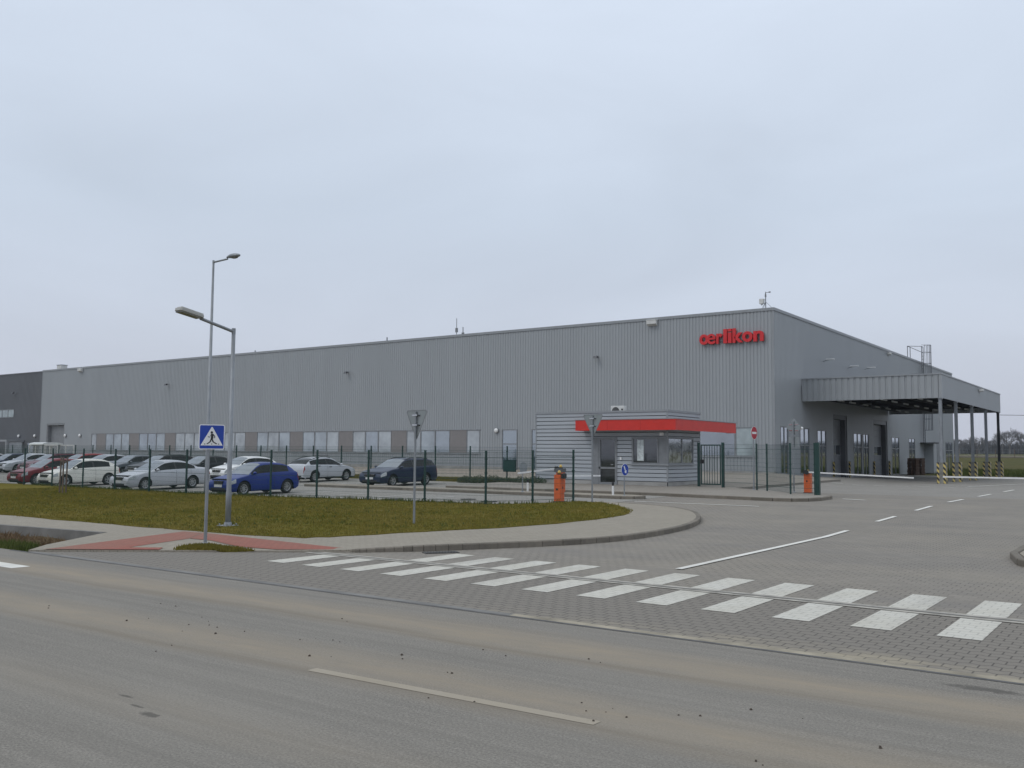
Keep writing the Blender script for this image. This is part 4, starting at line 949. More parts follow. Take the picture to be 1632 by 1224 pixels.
# box hung on the far fence
nb = thing('notice_board', 'dark green board hung on the far mesh fence left of the gatehouse', 'notice board', (-30.45, 42.38, 1.02))
mb = MB(); mb.box(-.42, .42, -.05, .03, 0, .62); mb.build('board', M['green'], nb, bevel=.01); mb = MB(); mb.box(-.45, .45, -.07, .05, .621, .66); mb.build('top_lip', M['green'], nb)

# ================================================================== SIGNS AND POLES
def pole_mesh(h, r=.032, clamps=()):
    mb = MB(); mb.tube([(0, 0, -.15), (0, 0, h)], r, 12); mb.tube([(0, 0, h), (0, 0, h+.02)], r+.004, 12); mb.tube([(0, 0, 0), (0, 0, .03)], [.09, .06], 12)
    return mb
def plate(outline, y, t, m, name, parent):
    mb = MB(); mb.prism(outline, 'y', y, y+t); return mb.build(name, m, parent)
def circle(r, n=36, c=(0, 0)): return [(c[0]+r*math.cos(2*math.pi*k/n), c[1]+r*math.sin(2*math.pi*k/n)) for k in range(n)]
def tri_sign(name, label, loc, h, side, rz, top):
    # seen from the back: grey plate with folded rim and clamps (plate faces local -y, camera sees +y side)
    r = thing(name, label, 'road sign', loc, rz, 'triangular signs seen from behind')
    pole_mesh(top-.06).build('pole', M['galv'], r, smooth=False)
    hh = side*.866; c = .06
    def tri(s): q = hh*s; return [(-side/2*s+c*.6*s, top-(hh-q)/3), (-side/2*s, top-(hh-q)/3-c*s), (-c*.5*s, top-(hh-q)/3-q+c*.3), (0, top-(hh-q)/3-q), (c*.5*s, top-(hh-q)/3-q+c*.3), (side/2*s, top-(hh-q)/3-c*s), (side/2*s-c*.6*s, top-(hh-q)/3)]
    o = tri(1.0); plate(o, .040, .004, M['signback'], 'sign_plate', r)
    mb = MB(); i_ = tri(.93)
    for k in range(len(o)):
        a, b, c2, d = o[k], o[(k+1) % len(o)], i_[(k+1) % len(o)], i_[k]
        mb.quad((a[0], .034, a[1]), (b[0], .034, b[1]), (c2[0], .034, c2[1]), (d[0], .034, d[1]))
        mb.quad((a[0], .034, a[1]), (b[0], .034, b[1]), (b[0], .04, b[1]), (a[0], .04, a[1]))
    mb.build('rim', M['darkpanel'], r)
    mb = MB()
    for z in (top-.14*side/.9, top-.40*side/.9): mb.box(-.11, .11, -.04, -.033, z-.02, z+.02); mb.box(-.16, .16, .030, .038, z-.022, z+.022)
    mb.build('clamps', M['chrome'], r)
    return r
tri_sign('give_way_sign', 'grey back of a triangular road sign on a tall pole in the grass verge', (-16.9, 19.12, .06), 3, .92, R(-12), 3.2-.06)
tri_sign('give_way_sign', 'grey back of a triangular road sign at the far grass edge before the gatehouse', (-17.85, 30.1, .17), 3, .98, R(-12), 3.52-.17)
# pedestrian crossing sign (face towards local -y)
def sign_face(parent, rz_items): pass
cs = thing('crossing_sign', 'blue square pedestrian crossing sign with walking figure on a pole by the road', 'road sign', (-17.23, 12.73, .05), R(62))
pole_mesh(2.56, .036).build('pole', M['galv'], cs)
sx = .06; S = .27
def rrect(w, h, r, cx, cz, n=6):
    P = []
    for (ax, az, a0) in ((w-r, h-r, 0), (-w+r, h-r, 90), (-w+r, -h+r, 180), (w-r, -h+r, 270)):
        for k in range(n+1): a = R(a0+90*k/n); P.append((cx+ax+r*math.cos(a), cz+az+r*math.sin(a)))
    return P
cz = 2.30
plate(rrect(S, S, .04, sx, cz), -.052, .012, M['white'], 'sign_plate', cs)
plate(rrect(S-.018, S-.018, .03, sx, cz), -.055, .003, M['blue'], 'blue_field', cs)
tri_p = plate([(sx-.232, cz-.185), (sx+.232, cz-.185), (sx+.012, cz+.215), (sx-.012, cz+.215)], -.058, .003, M['white'], 'white_triangle', cs)
mb = MB()
Y0_, Y1_ = -.061, -.058
mb.prism(circle(.026, 16, (sx-.004, cz+.098)), 'y', Y0_, Y1_)
for P in ([(-.012, .075), (.022, .072), (.030, -.01), (.018, -.045), (-.022, -.045), (-.020, .0)],          # trunk
          [(-.012, .074), (.006, .066), (-.045, .006), (-.072, .020), (-.078, .008), (-.046, -.012)],         # arm back
          [(.010, .074), (.026, .072), (.062, .022), (.060, -.022), (.046, -.022), (.046, .014), (.012, .056)],  # arm front
          [(-.024, -.045), (.002, -.045), (-.020, -.105), (-.075, -.150), (-.098, -.150), (-.095, -.138), (-.046, -.10)],   # leg back
          [(-.006, -.045), (.020, -.045), (.040, -.098), (.098, -.135), (.104, -.150), (.08, -.150), (.014, -.105)]):       # leg front
    mb.prism([(sx+u*1.1, cz-.005+v) for u, v in P], 'y', Y0_, Y1_)
for k in (-.145, -.05, .0, .05, .145): mb.box(sx+k-.012, sx+k+.012, Y0_, Y1_, cz-.162, cz-.145) if abs(k) > .1 or k == 0 else None
mb.build('walking_figure', M['black'], cs)
# no entry sign
ne = thing('no_entry_sign', 'round red no entry sign with white bar above the right mesh fence', 'road sign', (-16.50, 42.75, .41), R(90-6))
pole_mesh(3.02).build('pole', M['galv'], ne)
plate(circle(.31, 36, (0, 2.69)), -.046, .008, M['white'], 'sign_plate', ne); plate(circle(.295, 36, (0, 2.69)), -.049, .003, M['nored'], 'red_disc', ne); plate([(-.22, 2.64), (.22, 2.64), (.22, 2.74), (-.22, 2.74)], -.052, .003, M['white'], 'white_bar', ne)
# keep right sign on the kerb island
ks = thing('keep_right_sign', 'round blue sign with white arrow on a thin pole before the gatehouse', 'road sign', (-18.94, 34.55, .32), R(90-8))
pole_mesh(1.3, .025).build('pole', M['galv'], ks)
zc = 1.08; plate(circle(.25, 36, (0, zc)), -.040, .008, M['white'], 'sign_plate', ks); plate(circle(.238, 36, (0, zc)), -.043, .003, M['blue'], 'blue_disc', ks)
d = Vector((.42, -.9)).normalized(); n_ = Vector((-d.y, d.x)); c_ = Vector((0, zc))
AP = [c_-d*.17+n_*.028, c_-d*.17-n_*.028, c_+d*.06-n_*.028, c_+d*.06-n_*.085, c_+d*.18, c_+d*.06+n_*.085, c_+d*.06+n_*.028]
plate([tuple(p) for p in AP], -.046, .003, M['white'], 'white_arrow', ks)
# back of the round sign at the far island
rs = thing('round_sign', 'grey back of a small round sign on a pole in the car park lane', 'road sign', (-24.0, 34.4, .33), R(-100))
pole_mesh(1.32, .025).build('pole', M['galv'], rs); plate(circle(.25, 28, (0, 1.07)), .034, .006, M['signback'], 'sign_plate', rs)
# diamond sign back with camera
ds = thing('priority_sign', 'grey back of a diamond road sign on a tall pole by the right barrier', 'road sign', (-15.23, 44.65, .28), R(-20)); ds.scale = (1.06,)*3
pole_mesh(3.2, .035).build('pole', M['galv'], ds)
plate([(0, 3.36), (.42, 2.97), (.38, 2.90), (0, 2.58), (-.38, 2.90), (-.42, 2.97)], .04, .005, M['signback'], 'sign_plate', ds)
mb = MB(); mb.box(-.26, .26, .03, .04, 3.05, 3.09); mb.box(-.26, .26, .03, .04, 2.78, 2.82); mb.build('clamps', M['chrome'], ds)
plate([(-.30, 2.52), (.30, 2.52), (.30, 2.05), (-.30, 2.05)], .04, .005, M['signback'], 'sign_plate', ds)
sc = thing('security_camera', 'small white dome camera on an arm beside the diamond sign', 'camera', (-15.23, 44.65, 3.38))
mb = MB(); mb.bar((.03, 0, 0), (.36, .06, .05), .03); mb.build('arm', M['galv'], sc); mb = MB(); mb.ball((.38, .06, -.02), .09, 12, 8, (1, 1, .8)); mb.build('dome', M['white'], sc, smooth=True)
# bollards
def bollard(x, y, z, label):
    r = thing('bollard', label, 'bollard', (x, y, z), 0, 'slim white bollards on the kerb island')
    mb = MB(); mb.tube([(0, 0, -.05), (0, 0, .40)], .045, 12); mb.build('post', M['white'], r); mb = MB(); mb.tube([(0, 0, .401), (0, 0, .54), (0, 0, .56)], [.046, .046, .03], 12); mb.build('cap', M['black'], r)
bollard(-19.45, 34.5, .32, 'slim white bollard with black top in front of the gatehouse door')
bollard(-24.1, 34.95, .33, 'slim white bollard with black top beside the back of the round sign')

# lamp posts
def lamp_post(label, loc, h, base_r, top_r, arm_end, head, rz):
    r = thing('lamp_post', label, 'street lamp', loc, rz)
    mb = MB(); mb.tube([(0, 0, 0), (0, 0, .9), (0, 0, .95), (0, 0, h)], [base_r, base_r, base_r*.86, top_r], 16); mb.build('pole', M['galv'], r, smooth=True)
    mb = MB(); mb.tube([(0, 0, h-.06), (arm_end[0], 0, h+arm_end[1])], top_r*.85, 12); mb.tube([(0, 0, h-.12), (0, 0, h+.03)], top_r*1.05, 12); mb.build('arm', M['galv'], r)
    return r
lp = lamp_post('grey lamp post with box lantern reaching over the road, standing in the grass', (-20.51, 15.84, .05), 5.24, .075, .05, (1.05, .17), 'box', R(-90))
mb = MB(); mb.box(-.20, .20, -.20, .20, 0, .05); mb.tube([(0, 0, .05), (0, 0, .13)], [.11, .09], 12)
for a, b_ in ((-.15, -.15), (.15, -.15), (.15, .15), (-.15, .15)): mb.tube([(a, b_, .05), (a, b_, .10)], .018, 6)
mb.build('base_plate', M['galv'], lp)
hb = Matrix.Translation((1.0, 0, 5.24+.17)) @ Matrix.Rotation(-math.atan2(.17, 1.05), 4, 'Y') @ Matrix.Diagonal((.72, .9, .9, 1))
def xf(mb, m): mb.v = [tuple(m @ Vector(v)) for v in mb.v]; return mb
mb = MB(); mb.prism([(-.02, -.05), (.10, -.15), (1.0, -.17), (1.04, -.12), (1.04, .12), (1.0, .17), (.10, .15), (-.02, .05)], 'z', -.0, .09); mb.prism([(.05, -.10), (.98, -.12), (.98, .12), (.05, .10)], 'z', .09, .13)
lh = xf(mb, hb).build('lantern', M['lamphousing'], lp, bevel=.012)
mb = MB(); mb.prism([(.14, -.13), (.98, -.145), (.98, .145), (.14, .13)], 'z', -.035, -.001); xf(mb, hb).build('lens', M['lens'], lh)
lp2 = lamp_post('very tall grey lamp post with small oval lantern among the parked cars', (-37.0, 27.3, .07), 10.95, .11, .05, (1.05, -.02), 'cobra', 0)
mb = MB()
P = [(1.0, .045), (1.12, .10), (1.35, .17), (1.6, .17), (1.85, .10), (1.95, .02)]
mb.tube([(x, 0, 11.0+.02*(x-1)) for x, _ in P], [r_ for _, r_ in P], 14); mb.v = [(x, y, 11.0+(z-11.0)*(.75 if z > 11 else .45)) for x, y, z in mb.v]
lh = mb.build('lantern', M['galv'], lp2, smooth=True)
mb = MB(); mb.ball((1.55, 0, 10.965), .16, 12, 8, (1.5, .85, .5)); mb.build('lens', M['lens'], lh, smooth=True)

# ================================================================== BARRIERS
def barrier(label, loc, rz, length, droop, back=False, arm_z=1.0, h=1.04, head=0.0):
    r = thing('boom_barrier', label, 'barrier', loc, rz)
    mb = MB(); w = .16
    mb.prism([(-w, -w+.03), (-w+.03, -w), (-.012, -w), (0, -w+.012), (.012, -w), (w-.03, -w), (w, -w+.03), (w, w-.03), (w-.03, w), (-w+.03, w), (-w, w-.03)], 'z', .03, h)
    mb.prism([(-w*.9, -w*.9), (w*.9, -w*.9), (w*.9, w*.9), (-w*.9, w*.9)], 'z', h, h+.03)
    cab = mb.build('cabinet', M['orange'], r)
    mb = MB(); mb.box(-w-.02, w+.02, -w-.02, w+.02, 0, .028); mb.build('base_plate', M['iron'], r)
    mb = MB(); mb.box(-.03, .03, -w-.008, -w+.002, .52, .60); mb.box(-w-.008, -w+.002, -.05, .05, .45, .53); mb.build('lock', M['black'], cab)
    mb = MB(); mb.tube([(0, -w-.02, arm_z-.06), (0, -w-.12, arm_z-.06)], .11, 14); mb.box(-.16, .12, -w-.11, -w-.03, arm_z-.14, arm_z+.02); mb.build('pivot', M['black'], r)
    if head: MB().box(-w-.03, w+.03, -w-.06, w, h+.032, h+.03+head).build('head_box', M['gapshade_fittings'], r); h += head
    mb = MB(); mb.tube([(0, 0, h+.03), (0, 0, h+.07)], .09, 12); mb.build('lamp_base', M['black'], r)
    mb = MB(); mb.ball((0, 0, h+.12), .068, 12, 8, (1, 1, 1.15)); mb.build('warning_lamp', M['amber'], r, smooth=True)
    mb = MB(); q = (.08, -w-.08, arm_z-.06); e = (length, -w-.08, arm_z-.06-droop)
    mb.bar(q, e, .04, .062); mb.bar(e, (length+.03, -w-.08, arm_z-.06-droop), .045, .07); mb.build('boom', M['white'], r)
    return r
barrier('orange boom barrier with short white boom at the end of the mesh fence', (-20.07, 31.3, .15), R(90), 2.75, .03, arm_z=1.08)
barrier('orange boom barrier on the kerb island behind the front one, boom pointing left', (-22.40, 35.05, .335), R(-90), 2.9, .16, arm_z=1.10, h=.86, head=.17)
barrier('orange boom barrier on the right with its white boom lowered across the entrance', (-14.48, 44.43, .28), 0, 4.75, .17, arm_z=1.05, h=.90)
barrier('boom barrier whose white boom reaches in from the right edge', (.8, 44.1, .28), R(180), 9.3, -.0, arm_z=.95, h=.88)

# ================================================================== SMALL THINGS
sh = thing('bicycle_shelter', 'low pale framed shelter with pale roof in front of the far roller door', 'shelter', (-90.1, 48, g(-90, 48)))
mb = MB()
for x in (-1.9, -.7, .7, 1.9, 3.3):
    for y in (-.8, .8): mb.box(x-.04, x+.04, y-.04, y+.04, 0, 2.0)
mb.box(-1.95, 3.35, -.84, -.77, 1.95, 2.03); mb.box(-1.95, 3.35, .77, .84, 1.95, 2.03); mb.box(-1.95, 3.35, -.84, -.79, .95, 1.0)
for k in range(22): mb.box(-1.8+k*.24, -1.77+k*.24, -.82, -.80, .1, 1.95)
mb.build('frame', M['ac'], sh)
mb = MB(); mb.prism([(-1.0, 2.035), (-.95, 2.16), (-.5, 2.26), (.5, 2.26), (.95, 2.16), (1.0, 2.035)], 'x', -1.6, 1.0); mb.build('roof', M['shelter'], sh)
st = thing('tree_support', 'three weathered wooden stakes tied together in the grass before the white hatchback', 'tree stake', (-40.1, 22.1, .05))
for x, y, t in ((-.22, .0, .05), (-.02, .18, .03), (.14, -.06, -.02)):
    mb = MB(); mb.tube([(x, y, -.1), (x+t, y, 1.68)], .035, 8); mb.build('stake', M['wood'], st)
mb = MB(); mb.bar((-.19, .0, 1.5), (.14, -.06, 1.52), .03, .06); mb.bar((-.02, .18, 1.45), (.14, -.06, 1.47), .03, .06); mb.build('cross_bar', M['wood'], st)
mb = MB(); mb.tube([(-.65, -.15, .05), (-.1, .0, .07), (.6, .25, .05)], [.012, .016, .01], 6); o = mb.build('fallen_stick', M['wood']); o.location = (-31.1, 20.7, .05); tag(o, 'thin dark stick lying in the grass left of the lamp posts', 'stick')
mb = MB()
P = [(-12.82, 91.2, 5.72)]+[(-12.82+k*2.2, 91.2, 5.72-.9*math.sin(math.pi*k/12)*.35+.012*k) for k in range(1, 13)]
mb.tube(P, .022, 6); o = mb.build('overhead_cable', M['black']); tag(o, 'thin black overhead cable running right from the rear canopy corner', 'cable')

def shrub(x, y, r, h, label, seed):
    rr = np.random.default_rng(seed); t = thing('low_shrub', label, 'shrub', (x, y, g(x, y)), 0, 'low shrubs along the far fence')
    mb = MB()
    for k in range(9):
        a = rr.uniform(0, 6.28); mb.tube([(0, 0, 0), (r*.7*math.cos(a), r*.5*math.sin(a), h*rr.uniform(.5, .9))], [.02, .006], 5)
    mb.build('stems', M['bark'], t)
    mb = MB()
    for k in range(900):
        a = rr.uniform(0, 6.28); q = rr.uniform(0, 1)**.5; z = h*rr.uniform(.05, 1)*(1-.45*q*q); p = Vector((r*q*math.cos(a), r*.7*q*math.sin(a), z))
        d = Vector((rr.normal(), rr.normal(), rr.normal()+.5)).normalized()*.075; e = d.cross(Vector((rr.normal(), rr.normal(), rr.normal()))).normalized()*.024
        mb.quad(p-e, p+d*.6+e, p+d, p+d*.5-e)
    mb.build('foliage', M['juniper'], t)
wd = ['at the left end of the low row', 'second from the left in the low row', 'behind the notice board', 'right of the notice board', 'second from the gatehouse wall', 'touching the gatehouse wall']
for k in range(6): shrub(-33.0+k*.95+.4*(k == 5)*0, 41.75, .62, .38+.05*(k % 3), 'low grey green shrub by the far fence, '+wd[k], 100+k)

# far trees and hedge
def branch(mb, p, d, L, r, depth, rr):
    q = p+d*L; n = 5 if depth > 2 else 3
    mid = p+d*L*.5+Vector((rr.normal(), rr.normal(), rr.normal()))*L*.05
    mb.tube([p, mid, q], [r, r*.85, r*.68], n, False)
    if depth == 0: return
    for k in range(rr.integers(3, 5) if depth > 1 else 4):
        a = Vector((rr.normal(), rr.normal(), rr.normal())).normalized()
        nd = (d*1.0+a*.85+Vector((0, 0, .18))).normalized()
        branch(mb, p+d*L*rr.uniform(.6, 1), nd, L*rr.uniform(.58, .82), r*.58, depth-1, rr)
def tree_meshes(seed, H):
    rr = np.random.default_rng(seed); mb = MB(); mb.tube([(0, 0, -.3), (.05, 0, H*.16), (.1, .05, H*.3)], [.24, .19, .16], 8, False); t = mb.mesh('trunk', M['bark'])
    mb = MB()
    for k in range(5):
        a = 2*math.pi*k/5+rr.uniform(-.4, .4); branch(mb, Vector((.1, .05, H*rr.uniform(.2, .3))), Vector((math.cos(a)*.55, math.sin(a)*.55, .85)).normalized(), H*.24, .11, 5, rr)
    m = mb.mesh('crown', M['bark']); s = H/max(v.co.z for v in m.vertices)
    for v in m.vertices: v.co.z *= s; v.co.x *= s; v.co.y *= s
    return t, m
tm = [tree_meshes(s, 8.0) for s in (11, 12, 13)]
TR = [(-39.6, 298, 1.0, 0, 'tall bare winter tree with a broad crown beside the rear canopy column'), (-42.2, 303, .86, 1, 'bare winter tree just left of the broadest one'), (-36.0, 300, .84, 2, 'bare winter tree at the right edge of the tree line'),
      (-45.3, 305, .62, 0, 'small bare tree seen between the third and fourth canopy columns'), (-47.8, 300, .66, 2, 'bare tree seen between the second and third canopy columns'), (-50.5, 304, .70, 1, 'bare tree seen just right of the hall side wall'), (-53.0, 300, .66, 0, 'bare tree seen at the very end of the hall side wall'),
      (-31.5, 302, .9, 1, None), (-26, 300, .8, 0, None), (-18, 304, .95, 2, None), (-9, 300, .8, 1, None)]
for x, y, s, k, lab in TR:
    x, y, s = 2*x, 2*y, 2*s
    t = thing('bare_tree', lab or 'bare winter tree farther right along the far tree line', 'tree', (x, y, g(x, y)-.1), random.uniform(0, 6), 'bare trees along the far field edge'); t.scale = (s, s, s)
    for nm, me in zip(('trunk', 'crown'), tm[k]):
        o = bpy.data.objects.new(nm, me); COL.objects.link(o); o.parent = t
blades('hedge', [(-280, 612), (280, 612), (280, 632), (-280, 632)], 17000, 2.4, 8.6, M['hedge'], 0, .5, 2, .6, 'dark bare hedge and undergrowth along the far edge of the field', 'hedge', .11, .25)
blades('hedge', [(-280, 608), (280, 608), (280, 618), (-280, 618)], 10000, 1.6, 6.4, M['hedge'], 0, .55, 2, .6, 'dense lower undergrowth along the far edge of the field', 'hedge', None, .25)
fr = thing('field_fence', 'thin wire fence on posts across the far field', 'fence', (-30, 186, g(-30, 186)))
for k in range(30):
    mb = MB(); x = -30+(k-15)*3; mb.box(x+30-.05, x+30+.05, -.05, .05, 0, 1.6); mb.build('post', M['wood'], fr)
mb = MB()
for z in (.5, 1.0, 1.5): mb.box(-45, 42, -.012, .012, z-.012, z+.012)
mb.build('wires', M['galv'], fr)
# ================================================================== CARS
def lerp(a, b, t): return a+(b-a)*t
def interp(P, x):
    for (a, u), (b, v) in zip(P, P[1:]):
        if x <= b: return u+(v-u)*(x-a)/max(1e-9, b-a)
    return P[-1][1]
KINDS_ = {
 'hatch': dict(L=3.98, W=1.66, H=1.45, wb=2.46, fo=.78, top=[(0, .50), (.008, .60), (.03, .70), (.08, .79), (.17, .87), (.25, .93), (.275, .96), (.33, 1.12), (.42, 1.36), (.47, 1.43), (.56, 1.465), (.68, 1.452), (.78, 1.41), (.85, 1.33), (.90, 1.20), (.945, 1.05), (.98, .97), (.994, .82), (1, .60)], cowl=.265, rf=.46, rr=.82, rb=.945, side=(.30, .84), bp=(.585, .61), doors=((.30, .62),)),
 'sedan': dict(L=4.75, W=1.82, H=1.47, wb=2.71, fo=.92, top=[(0, .52), (.008, .62), (.03, .72), (.08, .80), (.18, .90), (.265, .96), (.285, .98), (.34, 1.14), (.42, 1.36), (.46, 1.43), (.54, 1.47), (.64, 1.455), (.72, 1.39), (.80, 1.20), (.855, 1.08), (.92, 1.06), (.975, 1.03), (.99, .92), (1, .62)], cowl=.275, rf=.45, rr=.70, rb=.85, side=(.31, .80), bp=(.55, .57), doors=((.31, .56), (.56, .74))),
 'wagon': dict(L=4.52, W=1.77, H=1.47, wb=2.64, fo=.88, top=[(0, .52), (.008, .62), (.03, .73), (.08, .82), (.18, .92), (.265, .98), (.285, 1.0), (.34, 1.15), (.42, 1.36), (.46, 1.43), (.54, 1.47), (.72, 1.465), (.86, 1.43), (.925, 1.36), (.965, 1.12), (.985, .99), (.995, .82), (1, .60)], cowl=.275, rf=.45, rr=.905, rb=.968, side=(.31, .95), bp=(.55, .57), doors=((.31, .56), (.56, .76))),
 'five': dict(L=4.2, W=1.75, H=1.45, wb=2.52, fo=.85, top=[(0, .50), (.008, .60), (.03, .71), (.08, .80), (.17, .89), (.25, .95), (.275, .98), (.33, 1.13), (.42, 1.36), (.46, 1.42), (.55, 1.46), (.68, 1.44), (.80, 1.38), (.87, 1.29), (.945, 1.06), (.98, .98), (.994, .84), (1, .60)], cowl=.265, rf=.45, rr=.80, rb=.945, side=(.30, .88), bp=(.56, .58), doors=((.30, .57), (.57, .78))),
 'suv': dict(L=4.4, W=1.8, H=1.62, wb=2.62, fo=.85, top=[(0, .58), (.008, .70), (.03, .84), (.08, .93), (.18, 1.02), (.255, 1.08), (.275, 1.11), (.34, 1.30), (.41, 1.50), (.45, 1.57), (.54, 1.62), (.74, 1.61), (.87, 1.56), (.93, 1.46), (.967, 1.18), (.987, 1.08), (.995, .9), (1, .64)], cowl=.265, rf=.44, rr=.90, rb=.97, side=(.30, .94), bp=(.55, .57), doors=((.30, .56), (.56, .77))),
}
def paint(name, col, metal=.25):
    return mat(name, col, .38, metal*.5, .05, 1.0, spec=.35, coat=.22)
M['carglass'] = mat_glass('car_glass', (.010, .012, .013), .0, var=.5, scale=1.4, spec=.22)
M['carscreen'] = mat_glass('car_windscreen', (.07, .085, .09), .22, var=.5, scale=1.2)
M['tyre'] = mat('tyre_rubber', (.018, .018, .018), .85, var=.2)
M['rim'] = mat('wheel_rim', (.36, .37, .37), .35, metal=.5, var=.1)
M['well'] = mat('underbody', (.008, .008, .009), .9)
M['headlamp'] = mat('headlamp_glass', (.42, .45, .46), .12, var=.3, scale=8)
M['tail'] = mat('tail_lamp', (.28, .015, .015), .2)
M['bumper'] = mat('black_plastic', (.02, .02, .021), .6)
M['plate'] = mat('number_plate', (.60, .61, .60), .5, var=.15, scale=14)
wheel_cache = {}
def wheel_meshes(r, spokes):
    if (r, spokes) in wheel_cache: return wheel_cache[r, spokes]
    prof = [(.62, -.09), (.90, -.10), (.985, -.075), (1, 0), (.985, .075), (.90, .10), (.64, .09), (.64, -.05), (.62, -.09)]
    mb = MB(); n = 28
    for k in range(n):
        a = 2*math.pi*k/n
        for q, y in prof: mb.v.append((q*r*math.cos(a), y, q*r*math.sin(a)))
    m = len(prof)
    for k in range(n):
        for j in range(m-1): a, b = k*m+j, ((k+1) % n)*m+j; mb.f.append((a, b, b+1, a+1))
    ty = mb.mesh('wheel', M['tyre'], True)
    mb = MB(); rr = r*.645
    for k in range(n):        # outer ring
        a, b = 2*math.pi*k/n, 2*math.pi*(k+1)/n
        for (q0, y0, q1, y1) in ((1, .085, .86, .075), (.86, .075, .84, .02), (.84, .02, 0, .02)):
            P = [(q0*rr*math.cos(a), y0, q0*rr*math.sin(a)), (q0*rr*math.cos(b), y0, q0*rr*math.sin(b)), (q1*rr*math.cos(b), y1, q1*rr*math.sin(b)), (q1*rr*math.cos(a), y1, q1*rr*math.sin(a))]
            if q1: mb.quad(*P)
    for k in range(spokes):
        a = 2*math.pi*k/spokes; w = rr*(.16 if spokes < 8 else .09); c, s = math.cos(a), math.sin(a)
        P = lambda u, v, y: (u*c-v*s, y, u*s+v*c)
        mb.quad(P(.05*rr, -w, .075), P(.88*rr, -w*.8, .072), P(.88*rr, w*.8, .072), P(.05*rr, w, .075))
        mb.quad(P(.05*rr, -w, .075), P(.88*rr, -w*.8, .072), P(.88*rr, -w*.8, .02), P(.05*rr, -w, .02)); mb.quad(P(.05*rr, w, .075), P(.88*rr, w*.8, .072), P(.88*rr, w*.8, .02), P(.05*rr, w, .02))
    mb.tube([(0, .02, 0), (0, .082, 0)], rr*.2, 12); rim = mb.mesh('rim', M['rim'])
    mb = MB(); mb.tube([(0, .0, 0), (0, .018, 0)], rr*.86, 24); hub = mb.mesh('brake', M['well'])
    wheel_cache[r, spokes] = (ty, rim, hub); return wheel_cache[r, spokes]

